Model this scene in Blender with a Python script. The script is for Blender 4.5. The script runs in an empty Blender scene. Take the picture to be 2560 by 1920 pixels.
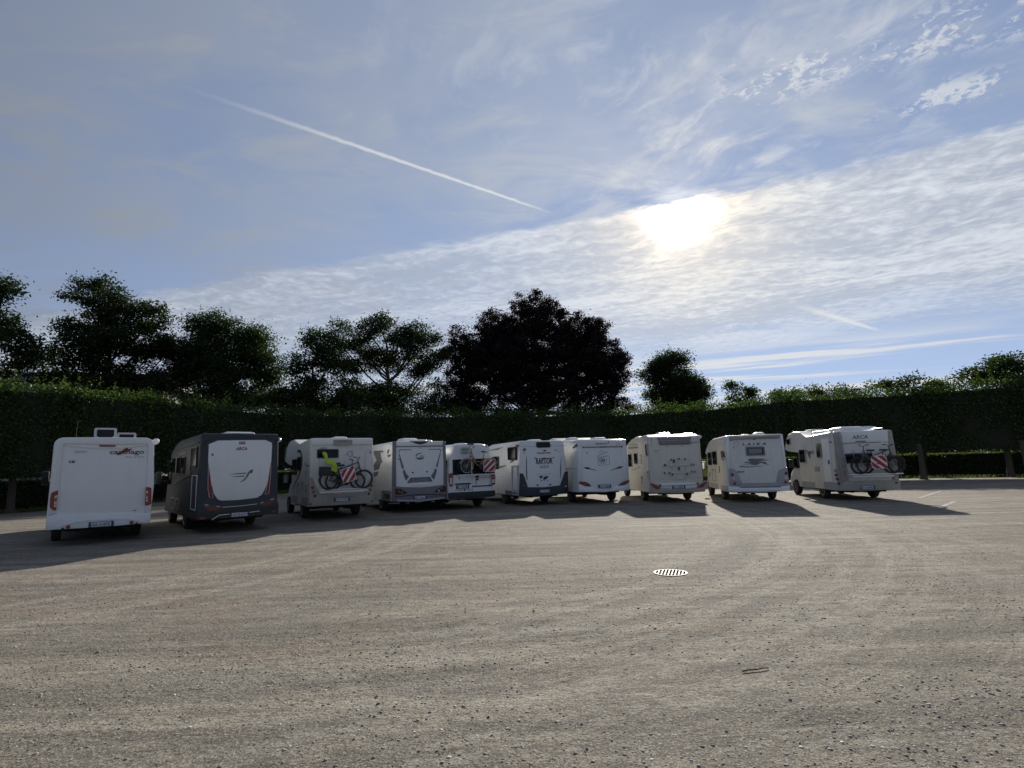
import bpy, bmesh, math, random
import numpy as np
from mathutils import Vector, Matrix

R_ = math.radians
SC = bpy.context.scene
COL = SC.collection

# ----------------------------------------------------------------- camera
CAM_H = 1.823
PITCH, ROLL = R_(7.898), R_(1.595)
cam_d = bpy.data.cameras.new('camera')
cam = bpy.data.objects.new('camera', cam_d)
COL.objects.link(cam)
cam_d.sensor_width = 36.0
cam_d.lens = 36.0 * 1419.9 / 2560.0
cam_d.clip_start, cam_d.clip_end = 0.05, 6000.0
_f = Vector((0, math.cos(PITCH), math.sin(PITCH)))
_u0, _r0 = Vector((0, -math.sin(PITCH), math.cos(PITCH))), Vector((1, 0, 0))
_r = _r0 * math.cos(ROLL) - _u0 * math.sin(ROLL)
_u = _r0 * math.sin(ROLL) + _u0 * math.cos(ROLL)
cam.matrix_world = Matrix(((_r.x, _u.x, -_f.x, 0), (_r.y, _u.y, -_f.y, 0),
                           (_r.z, _u.z, -_f.z, CAM_H), (0, 0, 0, 1)))
SC.camera = cam

# ----------------------------------------------------------------- light and exposure
SUN_EL, SUN_AZ = R_(23.8), R_(17.5)          # azimuth clockwise from +Y
SUN_DIR = Vector((math.cos(SUN_EL) * math.sin(SUN_AZ), math.cos(SUN_EL) * math.cos(SUN_AZ), math.sin(SUN_EL)))
SUN_STRENGTH, SKY_STRENGTH = 4.6, 0.10
SC.view_settings.view_transform = 'Standard'
SC.view_settings.look = 'None'
SC.view_settings.gamma = 1.0
SC.view_settings.use_curve_mapping = False
SC.view_settings.exposure = 0.46
sun_d = bpy.data.lights.new('sun', 'SUN')
sun_d.energy, sun_d.angle, sun_d.color = SUN_STRENGTH, R_(1.0), (1.0, 0.93, 0.82)
sun = bpy.data.objects.new('sun', sun_d)
COL.objects.link(sun)
sun.rotation_euler = SUN_DIR.to_track_quat('Z', 'Y').to_euler()
sun.location = (0, 0, 30)


# ----------------------------------------------------------------- node expressions
class Nd:
    """A float or vector socket of a node tree that can be combined with + - * / and helpers."""
    def __init__(self, t, s):
        self.t, self.s = t, s

    def _m(self, op, a, b=None, c=None):
        n = self.t.nodes.new('ShaderNodeMath')
        n.operation = op
        for k, v in enumerate((a, b, c)):
            if v is None:
                continue
            if isinstance(v, Nd):
                self.t.links.new(v.s, n.inputs[k])
            else:
                n.inputs[k].default_value = v
        return Nd(self.t, n.outputs[0])

    def __add__(self, o): return self._m('ADD', self, o)
    __radd__ = __add__
    def __sub__(self, o): return self._m('SUBTRACT', self, o)
    def __rsub__(self, o): return self._m('SUBTRACT', o, self)
    def __mul__(self, o): return self._m('MULTIPLY', self, o)
    __rmul__ = __mul__
    def __truediv__(self, o): return self._m('DIVIDE', self, o)
    def pow(self, e): return self._m('POWER', self, e)
    def max(self, o): return self._m('MAXIMUM', self, o)
    def min(self, o): return self._m('MINIMUM', self, o)
    def abs(self): return self._m('ABSOLUTE', self)
    def clamp(self): return self.max(0.0).min(1.0)

    def step(self, a, b):
        """smoothstep: 0 at a, 1 at b"""
        n = self.t.nodes.new('ShaderNodeMapRange')
        n.interpolation_type = 'SMOOTHSTEP'
        self.t.links.new(self.s, n.inputs['Value'])
        n.inputs['To Min'].default_value, n.inputs['To Max'].default_value = 0.0, 1.0
        if a > b:
            a, b = b, a
            n.inputs['To Min'].default_value, n.inputs['To Max'].default_value = 1.0, 0.0
        n.inputs['From Min'].default_value, n.inputs['From Max'].default_value = a, b
        return Nd(self.t, n.outputs[0])


def nvec(t, x, y, z=0.0):
    n = t.nodes.new('ShaderNodeCombineXYZ')
    for k, v in enumerate((x, y, z)):
        if isinstance(v, Nd):
            t.links.new(v.s, n.inputs[k])
        else:
            n.inputs[k].default_value = v
    return Nd(t, n.outputs[0])


def nnoise(t, vec, scale, detail=4.0, rough=0.55, dist=0.0):
    n = t.nodes.new('ShaderNodeTexNoise')
    n.inputs['Scale'].default_value = scale
    n.inputs['Detail'].default_value = detail
    n.inputs['Roughness'].default_value = rough
    n.inputs['Distortion'].default_value = dist
    if vec is not None:
        t.links.new(vec.s, n.inputs['Vector'])
    return Nd(t, n.outputs[0])


def nmix(t, fac, a, b):
    n = t.nodes.new('ShaderNodeMix')
    n.data_type = 'RGBA'
    for s, v in (('Factor', fac), ('A', a), ('B', b)):
        sock = [i for i in n.inputs if i.name == s and (i.type == 'RGBA' or s == 'Factor')][0]
        if isinstance(v, Nd):
            t.links.new(v.s, sock)
        else:
            sock.default_value = (*v, 1.0) if isinstance(v, tuple) else v
    return Nd(t, [o for o in n.outputs if o.type == 'RGBA'][0])


def nscale(t, col, fac):
    n = t.nodes.new('ShaderNodeVectorMath')
    n.operation = 'SCALE'
    if isinstance(col, Nd):
        t.links.new(col.s, n.inputs[0])
    else:
        n.inputs[0].default_value = col
    if isinstance(fac, Nd):
        t.links.new(fac.s, n.inputs['Scale'])
    else:
        n.inputs['Scale'].default_value = fac
    return Nd(t, n.outputs[0])


def nadd(t, a, b):
    n = t.nodes.new('ShaderNodeVectorMath')
    n.operation = 'ADD'
    for k, v in enumerate((a, b)):
        if isinstance(v, Nd):
            t.links.new(v.s, n.inputs[k])
        else:
            n.inputs[k].default_value = v
    return Nd(t, n.outputs[0])


# ----------------------------------------------------------------- sky: Nishita air plus a high cloud deck
def build_world():
    w = bpy.data.worlds.new('World')
    SC.world = w
    w.use_nodes = True
    t = w.node_tree
    t.nodes.clear()
    out = t.nodes.new('ShaderNodeOutputWorld')
    bg = t.nodes.new('ShaderNodeBackground')
    bg.inputs['Strength'].default_value = SKY_STRENGTH
    t.links.new(bg.outputs[0], out.inputs['Surface'])
    sky = t.nodes.new('ShaderNodeTexSky')
    sky.sky_type = 'NISHITA'
    sky.sun_disc = False
    sky.sun_elevation = SUN_EL
    sky.sun_rotation = SUN_AZ
    sky.altitude = 50.0
    sky.air_density, sky.dust_density, sky.ozone_density = 1.0, 0.0, 3.5
    skyc = Nd(t, sky.outputs[0])
    tc = t.nodes.new('ShaderNodeTexCoord')
    sep = t.nodes.new('ShaderNodeSeparateXYZ')
    t.links.new(tc.outputs['Generated'], sep.inputs[0])
    dx, dy, dz = (Nd(t, sep.outputs[k]) for k in range(3))
    t.links.new(nvec(t, dx, dy, dz * 0.52 + 0.20).s, sky.inputs['Vector'])   # clear air: little horizon haze
    dot = (dx * SUN_DIR.x + dy * SUN_DIR.y + dz * SUN_DIR.z).max(0.0)
    zz = dz.max(0.025)
    px, py = dx / zz, dy / zz                      # where the view ray meets a flat cloud deck of height 1
    q = px * 0.391 + py * 0.920                    # across the cloud bank
    r = px * 0.920 - py * 0.391                    # along it
    warp = nnoise(t, nvec(t, px, py), 1.3, 3.0) - 0.5
    # --- the bank of altocumulus: straight upper edge, ragged fade towards the horizon
    edge_n = nnoise(t, nvec(t, q * 1.6, r * 0.8), 6.0, 5.0, 0.7) - 0.5
    edge_s = nnoise(t, nvec(t, r, 3.0), 1.4, 2.0) - 0.5
    bow = (r + 0.25).abs()
    qe = q + edge_n * 0.25 + warp * 0.10 + edge_s * 0.16 - (1.0 - bow / 2.4).max(0.0) * 0.16
    bank = qe.step(2.02, 2.13) * (0.72 + r.step(-1.6, 0.2) * 0.28)
    far_n = nnoise(t, nvec(t, q * 0.55, r * 0.33), 2.2, 3.0, 0.6)
    fade = (q + r * 0.30 + (far_n - 0.5) * 3.0).step(6.6, 3.9)
    puffs = nnoise(t, nvec(t, q * 1.25 + warp * 0.5, r * 0.95), 13.0, 4.0, 0.62, 0.35)
    ripple = nnoise(t, nvec(t, q * 1.9 + warp * 0.9, r * 0.38, 3.0), 3.6, 4.0, 0.6, 0.3)
    patch = nnoise(t, nvec(t, q * 0.8 + warp, r * 0.5, 41.0), 1.6, 3.0, 0.55)
    body = (puffs * 0.40 + ripple * 0.30 + patch * 0.46).step(0.46, 0.69)
    thin = 0.66 + body * 0.34
    bank_a = bank * fade * thin
    # --- low streaks near the horizon
    st = nnoise(t, nvec(t, q * 0.9 + warp * 0.3, r * 0.17, 7.0), 1.15, 4.0, 0.55)
    streak = st.step(0.46, 0.56) * q.step(5.0, 6.4) * 0.9
    low = q.step(7.8, 11.0) * 0.4
    # --- thin cirrus veil over the rest
    v1 = nnoise(t, nvec(t, q * 0.8 + warp * 0.9, r * 0.55, 11.0), 1.5, 4.0, 0.55)
    v2 = nnoise(t, nvec(t, q * 1.5 - r * 0.6, r * 0.9 + q * 0.3, 17.0), 2.4, 5.0, 0.62, 0.6)
    veil = 0.03 + v1.step(0.36, 0.68) * 0.48 + v2.step(0.46, 0.72) * 0.45
    # --- streets of small altocumulus flecks running beside the bank
    f1 = nnoise(t, nvec(t, q + 31.0, r * 0.9), 36.0, 4.0, 0.68, 0.3)
    f2 = nnoise(t, nvec(t, q * 0.9, r, 23.0), 6.5, 2.0, 0.5)
    wob = nnoise(t, nvec(t, r, 4.0), 3.0, 2.0) - 0.5
    s1 = (q + wob * 0.16 - 1.56).abs().step(0.17, 0.02) * r.step(-0.10, 0.08)
    s2 = (q + wob * 0.14 - 1.86).abs().step(0.12, 0.02) * r.step(0.30, 0.52)
    fleck = (f1 * 0.56 + f2 * 0.58).step(0.575, 0.68) * s1.max(s2)
    w1 = nnoise(t, nvec(t, q * 1.0 + r * 0.9 + warp * 0.7, r * 0.45 - q * 0.5, 51.0), 5.5, 5.0, 0.62, 0.25)
    w2 = nnoise(t, nvec(t, q, r, 57.0), 1.9, 2.0)
    wisp = w1.step(0.48, 0.76) * (0.25 + w2.step(0.38, 0.66) * 0.75) * q.step(2.2, 2.0) * r.step(-1.2, 0.1)
    # --- contrails
    def trail(ax, ay, bx, by, w0, w1, k):
        L = math.hypot(bx - ax, by - ay)
        ux, uy = (bx - ax) / L, (by - ay) / L
        tt = ((px - ax) * ux + (py - ay) * uy) / L
        nn = nnoise(t, nvec(t, px, py, k), 26.0, 3.0) - 0.5
        dd = ((px - ax) * -uy + (py - ay) * ux + nn * (w0 * 0.9)).abs()
        wid = tt * (w1 - w0) + w0
        return (1.0 - dd / wid.max(0.002)).max(0.0).min(1.0).pow(0.7) * tt.step(-0.02, 0.45) * tt.step(1.02, 0.80)
    tr1 = trail(-0.86, 1.347, 0.20, 2.206, 0.016, 0.010, 2.0) * 0.95
    tr2 = trail(1.80, 3.62, 3.10, 4.65, 0.06, 0.03, 5.0) * 0.95
    # --- how the deck glows: sunlight scattered forward through thin cloud
    g2, g8, g60 = dot.pow(2.0), dot.pow(8.0), dot.pow(60.0)
    g500, g3000 = dot.pow(380.0), dot.pow(1500.0)
    cloud_l = (0.50 + body * 0.30) + g2 * 0.12 + g8 * 0.16 + g60 * 0.26 + g500 * 0.22 + g3000 * 5.5
    warm = (g60 * 0.9 + g8 * 0.1).min(1.0)
    cloud_c = nscale(t, nmix(t, warm, (0.84, 0.90, 1.0), (1.0, 0.93, 0.80)), cloud_l * CLOUD_GAIN)
    cloud_c = nadd(t, cloud_c, nscale(t, (1.0, 0.62, 0.28), g500 * (0.42 * CLOUD_GAIN)))
    veil_c = nscale(t, nmix(t, warm, (0.80, 0.88, 1.0), (1.0, 0.98, 0.95)), (0.27 + g2 * 0.38 + g8 * 0.12 + g60 * 0.25 + g3000 * 0.5) * CLOUD_GAIN)
    white_c = nscale(t, nmix(t, warm, (0.93, 0.96, 1.0), (1.0, 0.95, 0.86)), (0.40 + g2 * 0.62 + g60 * 0.2) * CLOUD_GAIN)
    up = dz.step(0.0, 0.03)
    bw = t.nodes.new('ShaderNodeRGBToBW')
    t.links.new(skyc.s, bw.inputs[0])
    grey = nscale(t, (1.02, 0.97, 1.10), Nd(t, bw.outputs[0]))
    c = nscale(t, nmix(t, 0.44, skyc, grey), 0.92)
    c = nmix(t, veil * up * (1.0 - bank * 0.6) * q.step(5.5, 3.0).max(0.25), c, veil_c)
    c = nmix(t, (streak.max(low) * (1.0 - bank_a)) * up, c, white_c)
    c = nmix(t, bank_a * up, c, cloud_c)
    c = nmix(t, (fleck * 0.68).max(wisp * 0.55).max(tr1).max(tr2) * up, c, white_c)
    t.links.new(c.s, bg.inputs['Color'])


CLOUD_GAIN = 6.0
build_world()


# ----------------------------------------------------------------- render settings that travel with the scene
SC.render.engine = 'CYCLES'
SC.cycles.use_adaptive_sampling = True
SC.cycles.adaptive_threshold = 0.01
SC.cycles.use_denoising = True
SC.cycles.max_bounces = 6
SC.cycles.diffuse_bounces = 3
SC.cycles.glossy_bounces = 3
SC.cycles.transmission_bounces = 4
SC.cycles.sample_clamp_indirect = 2.0
SC.cycles.caustics_reflective = False
SC.cycles.caustics_refractive = False
SC.cycles.blur_glossy = 1.0
SC.world.cycles.sampling_method = 'MANUAL'
SC.world.cycles.sample_map_resolution = 1024

rng = np.random.default_rng(11)
rnd = random.Random(5)


# ----------------------------------------------------------------- materials
def mat(name, col, rough=0.5, metal=0.0, coat=0.0, spec=0.5, dirt=0.0, dirt_col=(0.16, 0.145, 0.12), dirt_scale=2.2,
        bump=0.0, bump_scale=40.0, streak=True):
    m = bpy.data.materials.new(name)
    m.use_nodes = True
    t = m.node_tree
    b = t.nodes['Principled BSDF']
    b.inputs['Base Color'].default_value = (*col, 1)
    b.inputs['Roughness'].default_value = rough
    b.inputs['Metallic'].default_value = metal
    b.inputs['Coat Weight'].default_value = coat
    b.inputs['Coat Roughness'].default_value = 0.12
    b.inputs['Specular IOR Level'].default_value = spec
    tc = t.nodes.new('ShaderNodeTexCoord')
    ob = Nd(t, tc.outputs['Object'])
    if dirt > 0:
        sep = t.nodes.new('ShaderNodeSeparateXYZ')
        t.links.new(ob.s, sep.inputs[0])
        x, y, z = (Nd(t, sep.outputs[k]) for k in range(3))
        n1 = nnoise(t, nvec(t, x, y, z * (0.18 if streak else 1.0)), dirt_scale * 2.5, 5.0, 0.62)
        n2 = nnoise(t, ob, dirt_scale, 4.0, 0.6)
        k = (n1.step(0.42, 0.78) * 0.6 + n2.step(0.45, 0.75) * 0.4) * dirt
        c = nmix(t, k, tuple(col), tuple(dirt_col))
        t.links.new(c.s, b.inputs['Base Color'])
        rr = k * 0.5 + rough
        t.links.new(rr.s, b.inputs['Roughness'])
    if bump > 0:
        n = nnoise(t, ob, bump_scale, 3.0)
        bp = t.nodes.new('ShaderNodeBump')
        bp.inputs['Strength'].default_value = bump
        bp.inputs['Distance'].default_value = 0.02
        t.links.new(n.s, bp.inputs['Height'])
        t.links.new(bp.outputs[0], b.inputs['Normal'])
    return m


def leaf_mat(name, col, trans, var=0.5):
    m = bpy.data.materials.new(name)
    m.use_nodes = True
    t = m.node_tree
    t.nodes.clear()
    out = t.nodes.new('ShaderNodeOutputMaterial')
    geo = t.nodes.new('ShaderNodeNewGeometry')
    ri = Nd(t, geo.outputs['Random Per Island'])
    tc = t.nodes.new('ShaderNodeTexCoord')
    n = nnoise(t, Nd(t, tc.outputs['Object']), 0.6, 3.0)
    k = (ri * 0.6 + n * 0.8 - 0.2).clamp()
    lo = tuple(c * (1 - var) for c in col)
    hi = tuple(c * (1 + var) for c in col)
    c1 = nmix(t, k, lo, hi)
    c2 = nmix(t, k, tuple(c * (1 - var) for c in trans), tuple(c * (1 + var) for c in trans))
    d = t.nodes.new('ShaderNodeBsdfDiffuse')
    tr = t.nodes.new('ShaderNodeBsdfTranslucent')
    gl = t.nodes.new('ShaderNodeBsdfGlossy')
    gl.inputs['Roughness'].default_value = 0.45
    gl.inputs['Color'].default_value = (0.6, 0.6, 0.6, 1)
    t.links.new(c1.s, d.inputs['Color'])
    t.links.new(c2.s, tr.inputs['Color'])
    ad = t.nodes.new('ShaderNodeAddShader')
    t.links.new(d.outputs[0], ad.inputs[0])
    t.links.new(tr.outputs[0], ad.inputs[1])
    mx = t.nodes.new('ShaderNodeMixShader')
    mx.inputs[0].default_value = 0.03
    t.links.new(ad.outputs[0], mx.inputs[1])
    t.links.new(gl.outputs[0], mx.inputs[2])
    t.links.new(mx.outputs[0], out.inputs['Surface'])
    return m


M = {
    'white': mat('white gelcoat', (0.77, 0.775, 0.77), 0.30, coat=0.3, dirt=0.13),
    'white_b': mat('white panel', (0.77, 0.785, 0.79), 0.28, coat=0.3, dirt=0.10),
    'cream': mat('cream gelcoat', (0.63, 0.60, 0.52), 0.33, coat=0.25, dirt=0.28, dirt_col=(0.22, 0.20, 0.16)),
    'dull': mat('weathered white gelcoat', (0.68, 0.67, 0.63), 0.38, coat=0.15, dirt=0.30, dirt_col=(0.22, 0.21, 0.18)),
    'beige': mat('beige plastic', (0.36, 0.34, 0.29), 0.5, dirt=0.3),
    'grey': mat('graphite paint', (0.045, 0.051, 0.062), 0.55, coat=0.0, spec=0.25, dirt=0.12, dirt_col=(0.09, 0.09, 0.085)),
    'midgrey': mat('mid grey trim', (0.17, 0.165, 0.18), 0.45, dirt=0.2),
    'lightgrey': mat('light grey trim', (0.36, 0.36, 0.39), 0.45, dirt=0.2),
    'decal_grey': mat('grey foil', (0.14, 0.15, 0.165), 0.45),
    'decal_pale': mat('pale grey foil', (0.33, 0.34, 0.36), 0.5),
    'decal_dark': mat('dark foil', (0.035, 0.04, 0.055), 0.45),
    'decal_red': mat('dark red foil', (0.20, 0.018, 0.025), 0.45),
    'decal_white': mat('white foil', (0.75, 0.75, 0.75), 0.4),
    'black': mat('black plastic', (0.018, 0.018, 0.02), 0.55, dirt=0.3, dirt_col=(0.09, 0.08, 0.07)),
    'well': mat('underbody black', (0.012, 0.012, 0.012), 0.9),
    'rubber': mat('tyre rubber', (0.022, 0.021, 0.02), 0.85, dirt=0.6, dirt_col=(0.10, 0.09, 0.075), dirt_scale=6),
    'rim': mat('wheel silver', (0.45, 0.45, 0.46), 0.35, metal=0.7, dirt=0.4),
    'alu': mat('satin anodised aluminium', (0.70, 0.71, 0.72), 0.4, metal=0.35, dirt=0.1),
    'chrome': mat('chrome strip', (0.7, 0.7, 0.72), 0.15, metal=1.0),
    'glass': mat('tinted acrylic', (0.008, 0.009, 0.011), 0.08, spec=0.22),
    'blind': mat('pale blind behind acrylic', (0.20, 0.20, 0.22), 0.25),
    'red': mat('red lens', (0.22, 0.010, 0.014), 0.18, coat=0.6),
    'darkred': mat('smoked red lens', (0.085, 0.008, 0.012), 0.15, coat=0.6),
    'orange': mat('amber lens', (0.34, 0.10, 0.02), 0.18, coat=0.6),
    'clear': mat('clear lens', (0.55, 0.53, 0.53), 0.15, coat=0.6),
    'plate': mat('number plate', (0.62, 0.64, 0.66), 0.4),
    'plate_blue': mat('plate blue', (0.02, 0.045, 0.22), 0.4),
    'steel': mat('worn iron', (0.14, 0.13, 0.115), 0.6, metal=0.9, dirt=0.25, dirt_col=(0.25, 0.2, 0.16), dirt_scale=14, streak=False),
    'bike_black': mat('black bike paint', (0.015, 0.015, 0.018), 0.3, coat=0.5),
    'bike_grey': mat('grey bike paint', (0.12, 0.125, 0.14), 0.3, coat=0.4),
    'bike_yellow': mat('ochre bike paint', (0.30, 0.15, 0.03), 0.35, coat=0.4),
    'bike_white': mat('white bike paint', (0.6, 0.6, 0.58), 0.35, coat=0.3),
    'hivis': mat('high visibility fabric', (0.42, 0.62, 0.05), 0.75, bump=0.4, bump_scale=30),
    'sign_red': mat('reflective red', (0.33, 0.018, 0.024), 0.45),
    'sign_white': mat('reflective white', (0.70, 0.68, 0.66), 0.45, dirt=0.15),
    'bark': mat('bark', (0.075, 0.06, 0.045), 0.95, bump=0.8, bump_scale=9, dirt=0.5, dirt_col=(0.03, 0.028, 0.022)),
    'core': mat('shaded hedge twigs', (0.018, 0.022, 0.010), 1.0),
    'twig': mat('dead twig bark', (0.10, 0.045, 0.028), 0.9, bump=0.5, bump_scale=60),
    'line': mat('worn white road paint', (0.48, 0.46, 0.42), 0.9, spec=0.1, dirt=0.8, dirt_col=(0.28, 0.26, 0.22), dirt_scale=5, streak=False),
    'wall': mat('rendered wall', (0.34, 0.33, 0.31), 0.9, dirt=0.3),
    'roof_metal': mat('grey roof fascia', (0.42, 0.45, 0.48), 0.5, dirt=0.2),
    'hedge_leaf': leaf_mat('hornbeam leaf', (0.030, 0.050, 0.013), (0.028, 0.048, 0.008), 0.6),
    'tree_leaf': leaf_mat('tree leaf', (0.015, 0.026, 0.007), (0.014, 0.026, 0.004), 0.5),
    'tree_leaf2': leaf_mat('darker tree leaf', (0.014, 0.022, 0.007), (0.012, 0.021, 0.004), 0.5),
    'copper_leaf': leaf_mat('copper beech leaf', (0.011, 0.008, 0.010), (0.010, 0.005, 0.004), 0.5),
    'grass': leaf_mat('grass blade', (0.045, 0.062, 0.014), (0.05, 0.07, 0.012), 0.4),
}


# ----------------------------------------------------------------- mesh building
def tag(o, label=None, cat=None, group=None, kind=None):
    if label: o['label'] = label
    if cat: o['category'] = cat
    if group: o['group'] = group
    if kind: o['kind'] = kind
    return o


def empty(name, loc=(0, 0, 0), rz=0.0, label=None, cat=None, group=None):
    o = bpy.data.objects.new(name, None)
    COL.objects.link(o)
    o.empty_display_size = 0.3
    o.location = loc
    o.rotation_euler = (0, 0, rz)
    return tag(o, label, cat, group)


class MB:
    """collects shapes and links them as one mesh object"""
    def __init__(self):
        self.v, self.f = [], []

    def add(self, verts, faces):
        n = len(self.v)
        self.v += [tuple(p) for p in verts]
        self.f += [tuple(i + n for i in f) for f in faces]
        return self

    def box(self, x0, x1, y0, y1, z0, z1):
        return self.add([(x0, y0, z0), (x1, y0, z0), (x1, y1, z0), (x0, y1, z0), (x0, y0, z1), (x1, y0, z1), (x1, y1, z1), (x0, y1, z1)],
                        [(0, 3, 2, 1), (4, 5, 6, 7), (0, 1, 5, 4), (1, 2, 6, 5), (2, 3, 7, 6), (3, 0, 4, 7)])

    def prism(self, poly, a0, a1, axis='y'):
        """poly in (x,z) for axis y, (y,z) for axis x, (x,y) for axis z"""
        def P(p, a):
            return {'y': (p[0], a, p[1]), 'x': (a, p[0], p[1]), 'z': (p[0], p[1], a)}[axis]
        n = len(poly)
        v = [P(p, a0) for p in poly] + [P(p, a1) for p in poly]
        return self.add(v, [tuple(range(n)), tuple(range(2 * n - 1, n - 1, -1))] + [(i, (i + 1) % n, n + (i + 1) % n, n + i) for i in range(n)])

    def ring(self, outer, inner, a0, a1, axis='y'):
        def P(p, a):
            return {'y': (p[0], a, p[1]), 'x': (a, p[0], p[1]), 'z': (p[0], p[1], a)}[axis]
        n = len(outer)
        v = [P(p, a0) for p in outer] + [P(p, a0) for p in inner] + [P(p, a1) for p in outer] + [P(p, a1) for p in inner]
        f = []
        for i in range(n):
            j = (i + 1) % n
            f += [(i, j, n + j, n + i), (2 * n + i, 3 * n + i, 3 * n + j, 2 * n + j), (i, 2 * n + i, 2 * n + j, j), (n + i, n + j, 3 * n + j, 3 * n + i)]
        return self.add(v, f)

    def tube(self, pts, r, n=7, closed=False, r1=None):
        pts = [Vector(p) for p in pts]
        m = len(pts)
        up = Vector((0.13, 0.21, 0.97))
        v = []
        for i, p in enumerate(pts):
            a = pts[(i - 1) % m] if (closed or i > 0) else p
            b = pts[(i + 1) % m] if (closed or i < m - 1) else p
            d = (b - a).normalized()
            s = d.cross(up)
            if s.length < 1e-3:
                s = d.cross(Vector((1, 0, 0)))
            s.normalize()
            u = s.cross(d)
            rr = r if r1 is None else r + (r1 - r) * i / max(1, m - 1)
            v += [p + (s * math.cos(2 * math.pi * k / n) + u * math.sin(2 * math.pi * k / n)) * rr for k in range(n)]
        f = []
        for i in range(m if closed else m - 1):
            j = (i + 1) % m
            f += [(i * n + k, i * n + (k + 1) % n, j * n + (k + 1) % n, j * n + k) for k in range(n)]
        if not closed:
            f += [tuple(range(n - 1, -1, -1)), tuple((m - 1) * n + k for k in range(n))]
        return self.add(v, f)

    def circle(self, c, R, r, n=28, m=7, axis='y'):
        pts = []
        for k in range(n):
            a = 2 * math.pi * k / n
            ca, sa = R * math.cos(a), R * math.sin(a)
            pts.append({'y': (c[0] + ca, c[1], c[2] + sa), 'x': (c[0], c[1] + ca, c[2] + sa), 'z': (c[0] + ca, c[1] + sa, c[2])}[axis])
        return self.tube(pts, r, m, closed=True)

    def lathe(self, prof, c=(0, 0, 0), axis='x', n=24):
        """prof: (along axis, radius) pairs; closed solid of revolution"""
        v, m = [], len(prof)
        for a, r in prof:
            for k in range(n):
                t = 2 * math.pi * k / n
                p = {'x': (a, r * math.cos(t), r * math.sin(t)), 'y': (r * math.cos(t), a, r * math.sin(t)), 'z': (r * math.cos(t), r * math.sin(t), a)}[axis]
                v.append((p[0] + c[0], p[1] + c[1], p[2] + c[2]))
        f = []
        for i in range(m - 1):
            f += [(i * n + k, i * n + (k + 1) % n, (i + 1) * n + (k + 1) % n, (i + 1) * n + k) for k in range(n)]
        f += [tuple(range(n - 1, -1, -1)), tuple((m - 1) * n + k for k in range(n))]
        return self.add(v, f)

    def loft(self, secs):
        n = len(secs[0])
        v = [p for s in secs for p in s]
        f = []
        for i in range(len(secs) - 1):
            f += [(i * n + k, i * n + (k + 1) % n, (i + 1) * n + (k + 1) % n, (i + 1) * n + k) for k in range(n)]
        f += [tuple(range(n - 1, -1, -1)), tuple((len(secs) - 1) * n + k for k in range(n))]
        return self.add(v, f)

    def build(self, name, material, parent=None, smooth=33, bevel=0.0):
        me = bpy.data.meshes.new(name)
        bm = bmesh.new()
        vs = [bm.verts.new(p) for p in self.v]
        for f in self.f:
            try:
                bm.faces.new([vs[i] for i in f])
            except ValueError:
                pass
        bmesh.ops.recalc_face_normals(bm, faces=bm.faces)
        if bevel > 0:
            bmesh.ops.bevel(bm, geom=[e for e in bm.edges if len(e.link_faces) == 2 and e.calc_face_angle(0) > 0.5], offset=bevel,
                            segments=2, profile=0.5, affect='EDGES', clamp_overlap=True)
        bm.to_mesh(me)
        bm.free()
        for p in me.polygons:
            p.use_smooth = smooth > 0
        if smooth > 0:
            me.set_sharp_from_angle(angle=R_(smooth))
        me.materials.append(material)
        o = bpy.data.objects.new(name, me)
        COL.objects.link(o)
        if parent is not None:
            o.parent = parent
        return o


def rpoly(pts, r, n=4):
    """polygon with rounded corners"""
    out, m = [], len(pts)
    for i in range(m):
        p, a, b = Vector(pts[i]), Vector(pts[i - 1]), Vector(pts[(i + 1) % m])
        da, db = (a - p), (b - p)
        k = min(r, da.length * 0.45, db.length * 0.45)
        s, e = p + da.normalized() * k, p + db.normalized() * k
        for j in range(n + 1):
            t = j / n
            q = s * (1 - t) ** 2 + p * 2 * t * (1 - t) + e * t * t
            out.append((q.x, q.y))
    return out


def rect(x0, z0, x1, z1):
    return [(x0, z0), (x1, z0), (x1, z1), (x0, z1)]


def cut(o, cutter_mb, inner_mat):
    """boolean difference; faces that lie on the cutter get the inner material"""
    c = cutter_mb.build('cutter', inner_mat, None, smooth=0)
    if len(o.data.materials) < 2:
        o.data.materials.append(inner_mat)
    md = o.modifiers.new('cut', 'BOOLEAN')
    md.operation, md.solver, md.object = 'DIFFERENCE', 'EXACT', c
    md.material_mode = 'TRANSFER'
    dg = bpy.context.evaluated_depsgraph_get()
    me = bpy.data.meshes.new_from_object(o.evaluated_get(dg))
    o.modifiers.clear()
    old = o.data
    o.data = me
    bpy.data.meshes.remove(old)
    cm = c.data
    bpy.data.objects.remove(c)
    bpy.data.meshes.remove(cm)


def quads_mesh(name, verts, nper, material, parent=None):
    """verts: (N, nper, 3) array, one face per row"""
    N = len(verts)
    me = bpy.data.meshes.new(name)
    me.vertices.add(N * nper)
    me.vertices.foreach_set('co', np.ascontiguousarray(verts, dtype=np.float32).ravel())
    me.loops.add(N * nper)
    me.loops.foreach_set('vertex_index', np.arange(N * nper, dtype=np.int32))
    me.polygons.add(N)
    me.polygons.foreach_set('loop_start', np.arange(0, N * nper, nper, dtype=np.int32))
    me.polygons.foreach_set('loop_total', np.full(N, nper, dtype=np.int32))
    me.update(calc_edges=True)
    me.materials.append(material)
    o = bpy.data.objects.new(name, me)
    COL.objects.link(o)
    if parent is not None:
        o.parent = parent
    return o


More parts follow.
